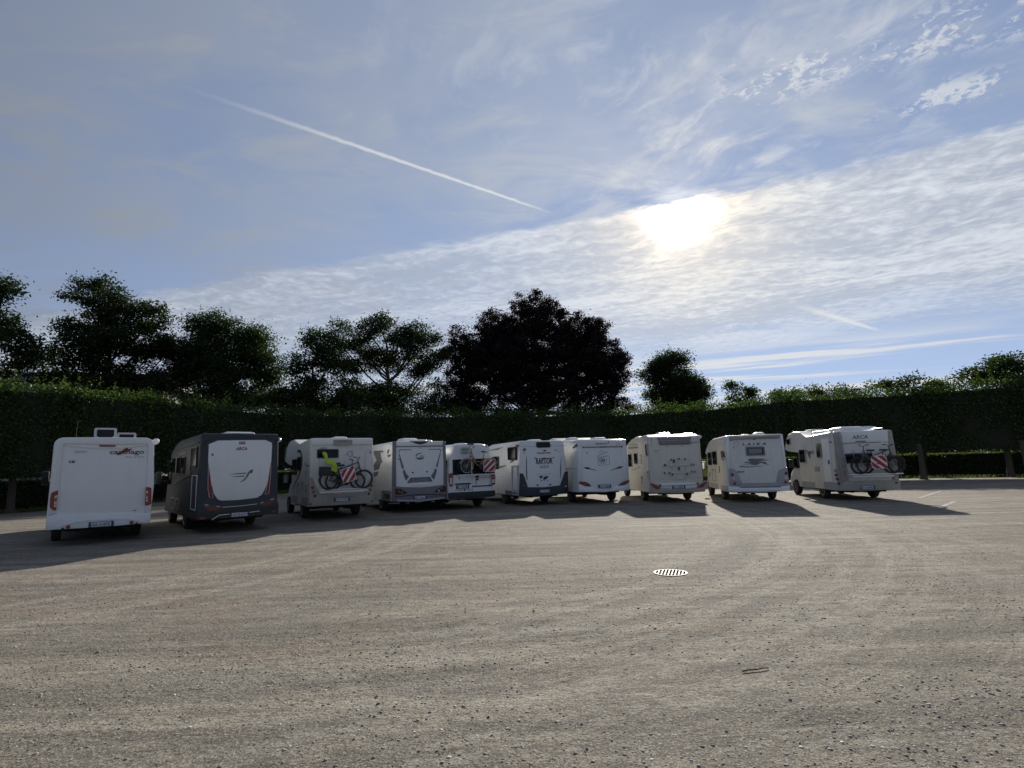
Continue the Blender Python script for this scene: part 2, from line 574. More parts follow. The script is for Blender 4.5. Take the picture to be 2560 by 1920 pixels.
def leaf_faces(c, size, aspect=0.55, droop=0.0, up_bias=0.0):
    """pointed leaf-shaped quads around centres c (N,3)"""
    N = len(c)
    a = rng.normal(size=(N, 3))
    a[:, 2] = a[:, 2] * 0.7 - droop + up_bias
    a /= np.linalg.norm(a, axis=1, keepdims=True)
    b = np.cross(a, rng.normal(size=(N, 3)))
    b /= np.linalg.norm(b, axis=1, keepdims=True) + 1e-9
    s = (np.asarray(size) * rng.uniform(0.65, 1.35, N))[:, None]
    return np.stack([c - a * s * 0.5, c + b * s * aspect * 0.5, c + a * s * 0.5, c - b * s * aspect * 0.5], axis=1)


# ================================================================= the setting
def ground_material():
    m = bpy.data.materials.new('trodden gravel')
    m.use_nodes = True
    t = m.node_tree
    b = t.nodes['Principled BSDF']
    tc = t.nodes.new('ShaderNodeTexCoord')
    ob = Nd(t, tc.outputs['Object'])
    sep = t.nodes.new('ShaderNodeSeparateXYZ')
    t.links.new(ob.s, sep.inputs[0])
    x, y = Nd(t, sep.outputs[0]), Nd(t, sep.outputs[1])
    big = nnoise(t, nvec(t, x * 0.55, y), 0.35, 4.0, 0.6, 0.4)
    pat = nnoise(t, nvec(t, x * 0.5, y * 1.1, 4.0), 0.9, 5.0, 0.62, 0.6)
    red = nnoise(t, nvec(t, x * 0.8, y, 9.0), 0.55, 4.0, 0.6)
    lay = nnoise(t, nvec(t, x * 0.12, y * 1.0, 14.0), 2.2, 4.0, 0.6, 0.8)      # raked and driven bands
    mid = nnoise(t, ob, 7.0, 5.0, 0.7)
    fine = nnoise(t, ob, 48.0, 4.0, 0.75)
    grit = nnoise(t, ob, 170.0, 3.0, 0.8)
    c = nmix(t, big.step(0.34, 0.66), (0.215, 0.194, 0.160), (0.315, 0.286, 0.238))
    c = nmix(t, pat.step(0.47, 0.62) * 0.72, c, (0.170, 0.160, 0.146))
    c = nmix(t, red.step(0.50, 0.66) * 0.60, c, (0.285, 0.205, 0.150))
    c = nmix(t, lay.step(0.50, 0.62) * 0.62, c, (0.385, 0.352, 0.298))
    lay2 = nnoise(t, nvec(t, x * 0.07 + y * 0.04, y * 1.0, 24.0), 3.4, 4.0, 0.65, 0.5)
    c = nmix(t, lay2.step(0.51, 0.63) * 0.72, c, (0.160, 0.148, 0.130))
    fr = nnoise(t, nvec(t, x * 0.8, y, 31.0), 2.2, 10.0, 0.80)  # speckle in the colour: clods and stones, plus painted shadows of their relief
    fr2 = nnoise(t, nvec(t, x * 0.7, y, 37.0), 6.0, 9.0, 0.85)
    c = nmix(t, fr.step(0.51, 0.60) * 0.60, c, (0.150, 0.139, 0.123))
    c = nmix(t, fr.step(0.47, 0.39) * 0.50, c, (0.40, 0.37, 0.32))
    c = nmix(t, fr2.step(0.54, 0.62) * 0.70, c, (0.105, 0.099, 0.090))
    c = nmix(t, fr2.step(0.43, 0.36) * 0.50, c, (0.46, 0.43, 0.375))
    lay3 = nnoise(t, nvec(t, x * 0.06 - y * 0.02, y * 1.0, 44.0), 2.6, 5.0, 0.70, 0.4)
    c = nscale(t, c, lay3.step(0.30, 0.70) * 0.75 + 0.62)
    # wheel lanes: streaks that run round the turning circles of vehicles leaving the row
    def lanes(cx, cy, k):
        ux, uy = x - cx, y - cy
        rad = (ux * ux + uy * uy).pow(0.5) + (big - 0.5) * 0.35
        ang = ux._m('ARCTAN2', uy, ux)
        return rad, nnoise(t, nvec(t, rad * 1.0, ang * 0.9, k), 3.0, 3.0, 0.6)
    r1, n1 = lanes(-5.5, 17.5, 3.0)
    r2, n2 = lanes(-14.5, 16.0, 8.0)
    r3, n3 = lanes(-33.0, 16.0, 13.0)
    m1 = r1.step(9.0, 11.5) * r1.step(17.0, 14.5) * y.step(25.0, 21.0) * x.step(-6.0, 0.0)
    m2 = r2.step(8.0, 9.5) * r2.step(15.0, 12.5) * y.step(20.0, 16.0)
    m3 = x.step(5.5, 7.0) * x.step(14.0, 11.0) * y.step(5.0, 9.0)
    def band(rr, c0, w):
        return (rr - c0).abs().step(w, w * 0.3)
    pale = (n1.step(0.46, 0.60) * m1 * 0.65).max(n2.step(0.50, 0.64) * m2 * 0.45).max(n3.step(0.50, 0.64) * m3 * 0.45)
    two = (band(r1, 12.35, 0.26).max(band(r1, 13.95, 0.24)) * m1).max(band(r2, 10.4, 0.25).max(band(r2, 12.0, 0.25)) * m2).max(band(r3, 40.6, 0.25).max(band(r3, 42.3, 0.25)) * m3 * 0.8)
    tracks = pale.max(two * 0.72)
    c = nmix(t, tracks * fr2.step(0.60, 0.42), c, (0.50, 0.465, 0.405))
    dark = band(r1, 11.55, 0.42) * m1 * y.step(8.5, 10.5) * y.step(15.5, 12.5)
    c = nmix(t, dark.max((n1.step(0.44, 0.32) * m1 * 0.6).max(n2.step(0.42, 0.30) * m2 * 0.6)) * mid.step(0.25, 0.6), c, (0.115, 0.108, 0.098))
    def cells(scale, k):
        vo = t.nodes.new('ShaderNodeTexVoronoi')
        vo.inputs['Scale'].default_value = scale
        t.links.new(nvec(t, x, y, k).s, vo.inputs['Vector'])
        sp = t.nodes.new('ShaderNodeSeparateColor')
        t.links.new(vo.outputs['Color'], sp.inputs[0])
        return Nd(t, sp.outputs[0]), Nd(t, vo.outputs['Distance'])
    ca, da = cells(38.0, 0.0)
    cb, db = cells(95.0, 2.0)
    cc, dc = cells(14.0, 5.0)
    coarse = nnoise(t, ob, 19.0, 4.0, 0.7)
    c = nmix(t, mid.step(0.48, 0.70) * 0.55, c, (0.165, 0.153, 0.135))
    c = nmix(t, coarse.step(0.52, 0.66) * 0.65, c, (0.135, 0.126, 0.112))
    c = nmix(t, coarse.step(0.46, 0.32) * 0.40, c, (0.42, 0.388, 0.335))
    c = nmix(t, ca.step(0.66, 0.80) * da.step(0.55, 0.30) * 0.70, c, (0.095, 0.090, 0.083))
    c = nmix(t, ca.step(0.20, 0.10) * da.step(0.50, 0.28) * 0.75, c, (0.48, 0.45, 0.40))
    c = nmix(t, cb.step(0.60, 0.85) * 0.60, c, (0.110, 0.103, 0.094))
    c = nmix(t, cb.step(0.26, 0.10) * 0.55, c, (0.48, 0.455, 0.41))
    c = nmix(t, cc.step(0.93, 0.97) * dc.step(0.36, 0.20) * 0.8, c, (0.060, 0.057, 0.054))
    c = nmix(t, grit.step(0.58, 0.72) * 0.35, c, (0.42, 0.405, 0.38))
    tint = t.nodes.new('ShaderNodeVectorMath')
    tint.operation = 'MULTIPLY'
    t.links.new(c.s, tint.inputs[0])
    tint.inputs[1].default_value = (0.875, 0.857, 0.815)
    c = Nd(t, tint.outputs[0])
    t.links.new(c.s, b.inputs['Base Color'])
    b.inputs['Roughness'].default_value = 0.88
    b.inputs['Specular IOR Level'].default_value = 0.12
    h = tracks * -0.02 + dark * -0.03 + big * 0.25 + pat * 0.08 + lay * 0.06 + fr * 0.06 + fr2 * 0.04 + mid * 0.04 + coarse * 0.03 + fine * 0.020 + da * 0.012 + db * 0.005
    bp = t.nodes.new('ShaderNodeBump')
    bp.inputs['Strength'].default_value = 0.9
    bp.inputs['Distance'].default_value = 0.35
    t.links.new(h.s, bp.inputs['Height'])
    t.links.new(bp.outputs[0], b.inputs['Normal'])
    return m


def meadow_material():
    m = bpy.data.materials.new('grass and soil')
    m.use_nodes = True
    t = m.node_tree
    b = t.nodes['Principled BSDF']
    tc = t.nodes.new('ShaderNodeTexCoord')
    n = nnoise(t, Nd(t, tc.outputs['Object']), 0.6, 6.0, 0.65)
    t.links.new(nmix(t, n.step(0.35, 0.65), (0.035, 0.048, 0.014), (0.07, 0.07, 0.035)).s, b.inputs['Base Color'])
    b.inputs['Roughness'].default_value = 1.0
    b.inputs['Specular IOR Level'].default_value = 0.0
    return m


# one sheet to the horizon, the gravel lot lies on it; both are open over the drain shaft
from mathutils.geometry import tessellate_polygon
def sheet(name, poly, z, m):
    hole = [(2.46 + 0.256 * math.cos(2 * math.pi * k / 32), 9.46 + 0.256 * math.sin(2 * math.pi * k / 32)) for k in range(32)]
    loops = [[Vector((x, y, 0)) for x, y in poly], [Vector((x, y, 0)) for x, y in reversed(hole)]]
    tri = tessellate_polygon(loops)
    pts = [(p.x, p.y, z) for L in loops for p in L]
    return tag(MB().add(pts, tri).build(name, m, None, smooth=0), kind='structure')
sheet('ground', [(-2500, -600), (2500, -600), (2500, 4000), (-2500, 4000)], -0.02, meadow_material())
HEDGE_LEFT = [(-33.8, 10.6), (-25.4, 27.8), (-24.0, 30.6), (-21.8, 35.1), (-17.9, 43.1)]
HEDGE_BACK = [(-17.9, 43.1), (-10.0, 46.2), (-0.3, 47.0), (8.7, 47.5), (14.9, 46.4)]
HEDGE_RIGHT = [(14.9, 46.4), (20.0, 41.2), (28.4, 38.8), (32.9, 36.1), (43.0, 30.5)]
lot = [(-60, -30), (60, -30), (60, 22)] + [(x, y + 0.6) for x, y in reversed(HEDGE_RIGHT)] + [(x, y + 0.6) for x, y in reversed(HEDGE_BACK[:-1])] + \
      [(x - 0.5, y + 0.4) for x, y in reversed(HEDGE_LEFT[:-1])] + [(-60, 10)]
sheet('gravel_lot', lot, 0.0, ground_material())

# faint bay markings
def marking(pts, label):
    (ax, ay), (bx, by) = pts
    d = Vector((bx - ax, by - ay)).normalized() * 0.06
    v = []
    n = 9
    for k in range(n + 1):
        t = k / n
        w = 0.7 + 0.5 * rnd.random()
        v.append((ax + (bx - ax) * t - d.y * w, ay + (by - ay) * t + d.x * w, 0.006))
        v.append((ax + (bx - ax) * t + d.y * w, ay + (by - ay) * t - d.x * w, 0.006))
    f = [(2 * k, 2 * k + 1, 2 * k + 3, 2 * k + 2) for k in range(n)]
    o = MB().add(v, f).build('painted_line', M['line'], None, smooth=0)
    tag(o, kind='structure')
    return o
marking([(13.98, 19.09), (15.75, 20.82)], '')
marking([(15.94, 22.9), (19.45, 26.46)], '')
marking([(21.6, 24.0), (25.4, 27.9)], '')


# ----------------------------------------------------------------- hedges
def polyline_points(line, step):
    out = []
    for (ax, ay), (bx, by) in zip(line[:-1], line[1:]):
        L = math.hypot(bx - ax, by - ay)
        n = max(1, int(L / step))
        for k in range(n):
            out.append((ax + (bx - ax) * k / n, ay + (by - ay) * k / n))
    out.append(line[-1])
    return out


def hedge(name, label, line, hs, z0, thick, dens, away, trunks=None, size=0.16, fringe=0.55, loose=0.75):
    """clipped hedge along a line; hs: top height at each vertex; away: +1 if the thickness lies left of the walking direction"""
    root = empty(name, (line[0][0], line[0][1], 0), 0, label, 'hedge')
    ox, oy = line[0]
    cm = MB()
    C, S = [], []
    for i in range(len(line) - 1):
        (ax, ay), (bx, by) = line[i], line[i + 1]
        L = math.hypot(bx - ax, by - ay)
        tx, ty = (bx - ax) / L, (by - ay) / L
        nx, ny = -ty * away, tx * away                       # into the hedge
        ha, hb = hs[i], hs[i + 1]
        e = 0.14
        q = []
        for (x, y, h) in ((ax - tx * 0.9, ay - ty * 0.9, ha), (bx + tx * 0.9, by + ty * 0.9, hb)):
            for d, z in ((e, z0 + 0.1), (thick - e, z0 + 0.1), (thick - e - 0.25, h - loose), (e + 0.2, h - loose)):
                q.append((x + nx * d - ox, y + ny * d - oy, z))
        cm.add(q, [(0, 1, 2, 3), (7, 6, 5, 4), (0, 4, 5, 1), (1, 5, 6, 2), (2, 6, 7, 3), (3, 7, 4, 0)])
        ax, ay, bx, by, L = ax - tx * 0.9, ay - ty * 0.9, bx + tx * 0.9, by + ty * 0.9, L + 1.8
        # leaves on the face, the underside and loose growth at the top
        hm = (ha + hb) / 2
        N = int(L * (hm - z0) * dens)
        t = rng.random(N)
        zr = rng.random(N)
        h = ha + (hb - ha) * t
        z = z0 + (h - 0.3 - z0) * zr
        und = 0.13 * np.sin(t * L * 1.3 + z * 0.9) + 0.09 * np.sin(t * L * 3.1 - z * 2.3) + 0.08 * np.sin(t * L * 0.55 + 2.0 * z)
        dep = rng.random(N) ** 2 * 0.35 + und + np.where(zr > 0.9, (zr - 0.9) * 3.0, 0)
        C.append(np.stack([ax + tx * L * t + nx * dep - ox, ay + ty * L * t + ny * dep - oy, z], 1)); S.append(np.full(N, size))
        N = int(L * thick * dens * 0.5)
        t = rng.random(N)
        C.append(np.stack([ax + tx * L * t - ox, ay + ty * L * t - oy, np.zeros(N)], 1) + np.stack([nx * rng.random(N) * thick, ny * rng.random(N) * thick, z0 + rng.random(N) * 0.3], 1)); S.append(np.full(N, size))
        N = int(L * thick * dens * 0.85)
        t = rng.random(N)
        d = rng.random(N)
        h = ha + (hb - ha) * t
        bump = 0.16 * np.sin(t * L * 0.9 + 1.0 + i) + 0.10 * np.sin(t * L * 2.7 + 2 * i) + 0.06 * np.sin(t * L * 7.1)
        lo = loose + 0.1
        z = h - lo + bump * 0.6 * min(1, lo) + rng.random(N) ** 1.2 * (lo + bump * 0.5) * np.minimum(1, 0.55 + d * 0.9)
        dd = d * thick + rng.normal(size=N) * 0.05
        C.append(np.stack([ax + tx * L * t + nx * dd - ox, ay + ty * L * t + ny * dd - oy, z], 1)); S.append(np.full(N, size * 0.95))
        # back face, thinner
        N = int(L * (hm - z0) * dens * 0.25)
        t = rng.random(N)
        C.append(np.stack([ax + tx * L * t + nx * (thick - rng.random(N) * 0.3) - ox, ay + ty * L * t + ny * (thick - rng.random(N) * 0.3) - oy, z0 + (hm - z0 - 0.4) * rng.random(N)], 1)); S.append(np.full(N, size * 1.4))
        # young shoots above the clipped top
        ns = int(L * 6 * fringe)
        for k in range(ns):
            t = rng.random()
            d = rng.random() * thick
            hgt = rng.random() ** 2.2 * 0.55 * fringe * 1.6 + 0.08
            h0 = ha + (hb - ha) * t + 0.05
            n = int(4 + hgt * 18)
            zz = h0 - 0.2 + np.linspace(0, hgt + 0.2, n)
            jx = rng.normal(size=(n, 2)) * 0.09
            C.append(np.stack([ax + tx * L * t + nx * d - ox + jx[:, 0], ay + ty * L * t + ny * d - oy + jx[:, 1], zz], 1)); S.append(np.full(n, size * 0.85))
    core = cm.build('light_block_core', M['core'], root, smooth=0)  # solid dark box hidden behind the leaves, added to block light
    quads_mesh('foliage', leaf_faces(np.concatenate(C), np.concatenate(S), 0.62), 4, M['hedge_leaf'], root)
    for (x, y, lean) in (trunks or []):
        r0 = 0.17 + rnd.random() * 0.04
        prof = [Vector((x - ox + lean * (1 - k / 6) * 0.8 + rnd.uniform(-.02, .02), y - oy + rnd.uniform(-.02, .02), k / 6 * (z0 + 0.6))) for k in range(7)]
        tm = MB().tube(prof, r0 * 1.05, 10, r1=r0 * 0.78)
        tm.lathe([(0.0, r0 * 1.55), (0.10, r0 * 1.2), (0.3, r0 * 1.0)], c=(prof[0].x, prof[0].y, 0.0), axis='z', n=12)
        tm.build('trunk', M['bark'], root)
    return root


def trunks_along(line, d0, step, off):
    out, acc = [], -d0
    for (ax, ay), (bx, by) in zip(line[:-1], line[1:]):
        L = math.hypot(bx - ax, by - ay)
        tx, ty = (bx - ax) / L, (by - ay) / L
        s = -acc
        while s < L:
            if s >= 0:
                out.append((ax + tx * s - ty * off, ay + ty * s + tx * off, rnd.uniform(-0.1, 0.1)))
            s += step
        acc = L - (s - step) if s - step >= -acc else acc + L
    return out


hedge('pleached_hedge', 'tall clipped green hedge on trunks beside the white motorhome with open roof hatches', HEDGE_LEFT, [6.8, 6.85, 6.95, 6.85, 6.7],
      1.75, 2.0, 105, 1, trunks_along(HEDGE_LEFT, 2.0, 4.6, 0.9))
hedge('pleached_hedge', 'long clipped green hedge behind the row of motorhomes, below the copper beech', HEDGE_BACK, [6.75, 6.55, 6.4, 6.25, 6.45],
      1.75, 2.0, 95, 1, trunks_along(HEDGE_BACK, 1.5, 4.6, 0.9))
RT = [(26.9, 38.0, 0.02), (31.6, 35.6, 0.20), (32.3, 37.6, 0.05), (21.3, 41.8, 0.0), (36.6, 33.0, 0.0), (17.6, 44.9, 0.0)]
hedge('pleached_hedge', 'tall clipped green hedge on bare trunks beyond the motorhome carrying a ladder', HEDGE_RIGHT, [6.35, 6.45, 6.5, 6.6, 6.7],
      1.72, 2.0, 110, 1, RT, fringe=0.5)


def offset_line(line, d):
    out = []
    for i, (x, y) in enumerate(line):
        ax, ay = line[max(0, i - 1)]
        bx, by = line[min(len(line) - 1, i + 1)]
        L = math.hypot(bx - ax, by - ay)
        out.append((x - (by - ay) / L * d, y + (bx - ax) / L * d))
    return out


hedge('low_hedge', 'low dark clipped hedge seen under the canopy beside two bare trunks', offset_line(HEDGE_RIGHT, 4.2), [1.72] * 5, 0.0, 1.0, 90, 1, fringe=0.12, loose=0.14)
hedge('low_hedge', 'low dark clipped hedge behind the trunks at the back of the row', offset_line(HEDGE_BACK, 4.2), [1.72] * 5, 0.0, 1.0, 50, 1, fringe=0.12, loose=0.14)
hedge('low_hedge', 'low dark clipped hedge behind the trunks beside the motorhome with open roof hatches', offset_line(HEDGE_LEFT, 4.2), [1.72] * 5, 0.0, 1.0, 60, 1, fringe=0.12, loose=0.14)

# rough grass along the foot of the hedges
gp = []
for line, n in ((HEDGE_RIGHT, 9000), (HEDGE_LEFT, 5000), (HEDGE_BACK, 4000)):
    pts = np.array(polyline_points(offset_line(line, 1.6), 0.3))
    i = rng.integers(0, len(pts), n)
    c = np.concatenate([pts[i] + rng.normal(size=(n, 2)) * np.array([0.5, 0.75]), rng.random((n, 1)) * 0.05], 1)
    keep = np.sin(c[:, 0] * 0.9) + np.sin(c[:, 0] * 2.3 + 1.0) > -0.6
    gp.append(c[keep])
gp = np.concatenate(gp)
n = len(gp)
hgt = rng.uniform(0.06, 0.20, n)[:, None]
w = rng.normal(size=(n, 3)) * np.array([0.02, 0.02, 0])
tip = rng.normal(size=(n, 3)) * np.array([0.05, 0.05, 0])
gv = np.stack([gp - w, gp + w, gp + tip + np.concatenate([np.zeros((n, 2)), hgt], 1)], axis=1)
tag(quads_mesh('verge_grass', gv, 3, M['grass']), 'rough grass growing along the foot of the hedges', 'grass', kind='stuff')


# ----------------------------------------------------------------- trees
def tree(name, label, base, lobes, leaf, density=1.0, size=0.30, clump=0.55, twigs=True, depth=0.9, droop=0.1, fine=False, group=None, sub=1.0):
    """lobes: (across, height, half width, half height) of the crown's masses, seen square on; every lobe gets limbs and leaf clumps"""
    bx, by = base
    az = math.atan2(bx, by)
    U, D = Vector((math.cos(az), -math.sin(az), 0)), Vector((math.sin(az), math.cos(az), 0))
    root = empty(name, (bx, by, 0), 0, label, 'tree', group)
    top = max(l[1] + l[3] for l in lobes)
    zc = min(l[1] - l[3] for l in lobes)
    r0 = 0.016 * top + 0.10
    cx = sum(l[0] * l[2] for l in lobes) / sum(l[2] for l in lobes)
    spine = [Vector((0, 0, -0.05)) + U * (cx * 0.6 * (k / 8) + rnd.uniform(-.15, .15) * (k > 0)) + D * rnd.uniform(-.2, .2) * (k > 0) + Vector((0, 0, top * 0.80 * k / 8)) for k in range(9)]
    tm = MB().tube(spine, r0, 9, r1=r0 * 0.22)
    tm.lathe([(0.0, r0 * 1.6), (0.25, r0 * 1.15), (0.7, r0 * 0.98)], c=(spine[0].x, spine[0].y, -0.02), axis='z', n=10)
    tm.build('trunk', M['bark'], root)
    bmb = MB()
    C, S = [], []
    def at_height(z):
        z = max(0.5, min(top * 0.78, z))
        k = z / (top * 0.80) * 8
        i = min(7, int(k))
        return spine[i].lerp(spine[i + 1], k - i)
    for (u, h, ru, rh) in lobes:
        rd = min(ru, rh * 2.2) * depth
        off = rnd.uniform(-0.5, 0.5) * max(0.0, 4.5 - abs(u)) * 0.8
        c0 = U * u + D * off + Vector((0, 0, h))
        s0 = at_height(max(zc * 0.6, h - rh - abs(u) * 0.75 - 0.8))
        mid = s0.lerp(c0, 0.55) + Vector((rnd.uniform(-.3, .3), rnd.uniform(-.3, .3), -0.10 * (c0 - s0).length))
        low = c0 - Vector((0, 0, rh * 0.45))
        rb = 0.05 + 0.018 * ru
        bmb.tube([s0, s0.lerp(mid, .5) + Vector((rnd.uniform(-.15, .15), 0, -.05)), mid, mid.lerp(low, .6), low], rb * 1.5, 6, r1=rb * 0.6)
        nsub = max(7, int(ru * rh * 6.0 * sub))
        for k in range(nsub):
            d = Vector((rnd.gauss(0, 1), rnd.gauss(0, 1), rnd.gauss(0, 1))).normalized()
            rr = rnd.random() ** 0.45
            p = c0 + U * d.x * ru * rr + D * d.y * rd * rr + Vector((0, 0, d.z * rh * rr))
            if twigs and rnd.random() < 0.55:
                m2 = low.lerp(p, 0.5) + Vector((rnd.uniform(-.2, .2), rnd.uniform(-.2, .2), rnd.uniform(-.25, .1)))
                bmb.tube([low, m2, p], 0.035, 4, r1=0.012)
            cs = clump * rnd.uniform(0.6, 1.35)
            n = int(density * 150 * (cs / 0.55) ** 2 * (0.30 / size) ** 1.3)
            g = rng.normal(size=(n, 3)) * np.array([cs, cs, cs * 0.62])
            if fine:                                                     # sprays that run outwards
                dv = np.array(U * d.x * 1.2 + D * d.y + Vector((0, 0, d.z * 0.8 + 0.15)))
                t = rng.random((n, 1)) ** 0.8
                g = g * (1 - 0.72 * t) + dv * t * cs * 1.7
            C.append(np.array(p) + g)
            S.append(np.full(n, size))
    bmb.build('limbs', M['bark'], root)
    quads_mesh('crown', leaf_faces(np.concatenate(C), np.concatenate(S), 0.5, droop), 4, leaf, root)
    return root


def grow(lobes, k):
    return [(u * k, CAM_H + (h - CAM_H) * k, a * k, b * k) for u, h, a, b in lobes]


tree('ash_tree', 'dark leafy tree rising at the end of the hedge beside the flat roof', (-39.3, 42.7),
     [(-0.1, 15.8, 1.5, 1.0), (0.0, 13.6, 1.1, 1.2), (0.8, 11.6, 1.5, 1.6), (-2.4, 12.6, 1.8, 4.0), (-0.3, 9.9, 1.9, 1.2), (-3.0, 15.2, 1.5, 1.6)], M['tree_leaf'], 1.5, 0.24, 0.46, sub=1.3)
tree('robinia_tree', 'tall open tree with layered foliage tiers behind the hedge', (-35.0, 48.7),
     [(-1.2, 18.3, 1.8, 0.85), (-2.2, 16.8, 1.8, 0.6), (0.3, 17.0, 2.0, 0.9), (0.2, 15.2, 2.6, 1.5), (-3.3, 14.4, 1.9, 0.65), (2.6, 15.6, 1.9, 1.4), (2.0, 13.4, 2.9, 1.8),
      (-1.3, 12.6, 2.8, 1.3), (-4.0, 11.6, 1.6, 0.8), (3.8, 12.8, 1.4, 1.6), (0.1, 10.6, 4.2, 1.4), (-3.6, 10.1, 1.6, 0.7), (1.5, 8.6, 4.5, 1.5)], M['tree_leaf2'], 1.4, 0.24, 0.43, sub=1.3)
tree('maple_tree', 'broad dense green tree filling the gap behind the graphite motorhome', (-28.1, 55.3),
     [(-1.8, 16.2, 1.7, 1.2), (0.7, 15.3, 2.3, 1.6), (-2.5, 13.3, 2.2, 2.2), (2.2, 13.6, 2.0, 2.2), (3.8, 11.3, 1.4, 1.8), (-0.4, 11.1, 4.1, 2.1), (-3.6, 11.5, 1.5, 2.0), (0, 8.6, 4.4, 1.6)],
     M['tree_leaf'], 1.35, 0.24, 0.58)
tree('lime_tree', 'small rounded green tree next to the open branched tree', (-19.4, 54.6),
     [(0.6, 14.0, 1.9, 1.0), (-1.1, 12.0, 1.1, 1.2), (1.1, 11.8, 1.8, 1.4), (-0.2, 9.6, 2.2, 1.3), (0.4, 7.8, 3.4, 1.3), (-3.2, 8.2, 2.2, 1.4), (3.4, 8.4, 2.0, 1.2)], M['tree_leaf'], 1.1, 0.24, 0.52, sub=1.3)
tree('sycamore_tree', 'open branched tree with sky showing between its limbs', (-13.7, 62.5),
     [(-5.3, 17.0, 1.4, 0.7), (-1.0, 18.0, 1.7, 1.0), (-3.0, 15.8, 1.8, 1.0), (1.3, 16.1, 2.2, 1.2), (3.9, 15.9, 1.8, 1.1), (5.4, 14.3, 1.1, 0.8), (-0.5, 13.7, 2.6, 1.2), (3.3, 12.4, 2.3, 0.7),
      (-4.0, 12.6, 1.7, 1.3), (-2.2, 17.0, 1.6, 0.9), (2.8, 17.0, 1.4, 0.8), (4.6, 13.2, 1.8, 1.0), (0.5, 9.9, 4.4, 1.3), (5.4, 10.6, 1.0, 1.0), (-3.0, 9.3, 3.5, 0.9), (2.2, 14.6, 2.6, 1.0), (-2.0, 14.4, 2.2, 0.9), (-6.2, 8.3, 3.0, 1.2), (0, 7.9, 5.0, 1.2), (5.5, 8.4, 3.0, 1.2), (-4.8, 11.0, 1.5, 0.8), (-4.6, 15.0, 1.6, 1.0)], M['tree_leaf2'], 0.80, 0.24, 0.46, sub=1.8, depth=1.2)
tree('copper_beech', 'huge dark copper beech with a domed crown', (3.1, 65.9),
     [(-3.2, 17.6, 3.4, 2.0), (0.3, 19.9, 2.6, 1.3), (-0.2, 18.2, 3.6, 1.6), (-6.1, 16.1, 3.2, 2.4), (-8.9, 13.4, 2.0, 2.1), (-0.6, 14.7, 5.6, 4.2), (3.9, 16.6, 3.2, 2.1), (6.5, 15.9, 1.9, 2.0), (6.9, 12.8, 2.8, 2.9),
      (8.9, 10.1, 1.5, 1.8), (2.0, 10.8, 6.2, 2.6), (-6.2, 10.5, 4.3, 2.2), (5.5, 17.0, 1.7, 0.8), (-9.2, 10.4, 1.8, 1.8), (-7.4, 14.6, 2.4, 2.0), (8.4, 12.2, 1.8, 2.0), (-4.4, 13.2, 4.0, 3.0), (4.2, 14.0, 4.0, 3.2), (0, 8.0, 8.5, 1.6), (-8.5, 7.8, 2.5, 1.4), (8.8, 7.9, 2.0, 1.3)],
     M['copper_leaf'], 0.85, 0.23, 0.60, fine=True, droop=0.25, sub=1.4)
tree('oak_tree', 'small round dark tree standing alone beyond the hedge, apart from the copper beech', (21.2, 71.9),
     [(-1.2, 14.0, 2.3, 1.4), (-2.8, 12.3, 1.9, 2.0), (0.9, 11.4, 2.4, 2.2), (-0.6, 9.7, 3.8, 1.5), (2.5, 10.1, 1.3, 1.2), (-0.5, 8.0, 3.5, 1.3)], M['tree_leaf2'], 1.4, 0.26, 0.62)
tree('distant_tree', 'far small tree tops just showing over the hedge', (34.0, 83.3), [(-1.5, 12.0, 1.4, 0.7), (1.0, 11.3, 0.9, 0.5), (-0.3, 10.7, 2.0, 0.8), (0, 9.2, 2.4, 1.2)],
     M['tree_leaf'], 0.9, 0.34, 0.5)
tree('hazel_tree', 'loose leafy bush top spreading low above the hedge beyond the hound graphic motorhome', (26.1, 48.4), [(-2.7, 7.1, 1.2, 0.4), (-0.1, 7.0, 1.4, 0.45), (2.3, 6.9, 1.2, 0.4), (0, 6.0, 3.6, 0.7)],
     M['tree_leaf'], 1.3, 0.20, 0.38)
tree('elder_tree', 'rounded leafy bush top above the hedge over the bare trunks', (30.3, 42.6), [(-0.1, 6.85, 2.2, 0.6), (-1.7, 6.7, 1.4, 0.4), (1.4, 6.5, 1.2, 0.4), (0, 5.6, 2.8, 0.9)],
     M['tree_leaf'], 1.6, 0.20, 0.38)
tree('chestnut_tree', 'leafy tree top standing highest above the hedge with bare trunks', (35.0, 40.3), grow([(-0.2, 6.7, 1.8, 0.75), (0.9, 7.0, 1.2, 0.5), (-0.9, 6.3, 1.4, 0.6), (1.2, 6.2, 1.6, 0.7)], 1.14),
     M['tree_leaf'], 1.6, 0.22, 0.42)

# ----------------------------------------------------------------- the flat roofed building behind the left hedge
bd = empty('flat_roof_building', (-46.0, 50.0, 0), R_(18), 'low building with a pale flat roof edge showing between two trees', 'building')
MB().box(-13, 13, 0, 12, 0, 10.25).build('wall', M['wall'], bd, smooth=0)
MB().box(-13.6, 13.6, -0.7, 12.6, 10.26, 11.1).build('roof', M['roof_metal'], bd, bevel=0.04)
for k in range(8):
    wx = -11.2 + k * 3.1
    w_ = MB().ring(rect(wx, 7.6, wx + 1.9, 9.4), rect(wx + 0.1, 7.7, wx + 1.8, 9.3), -0.05, 0.05).build('window', M['lightgrey'], bd, smooth=0)
    MB().box(wx + 0.1, wx + 1.8, -0.02, 0.04, 7.7, 9.3).build('pane', M['glass'], w_, smooth=0)


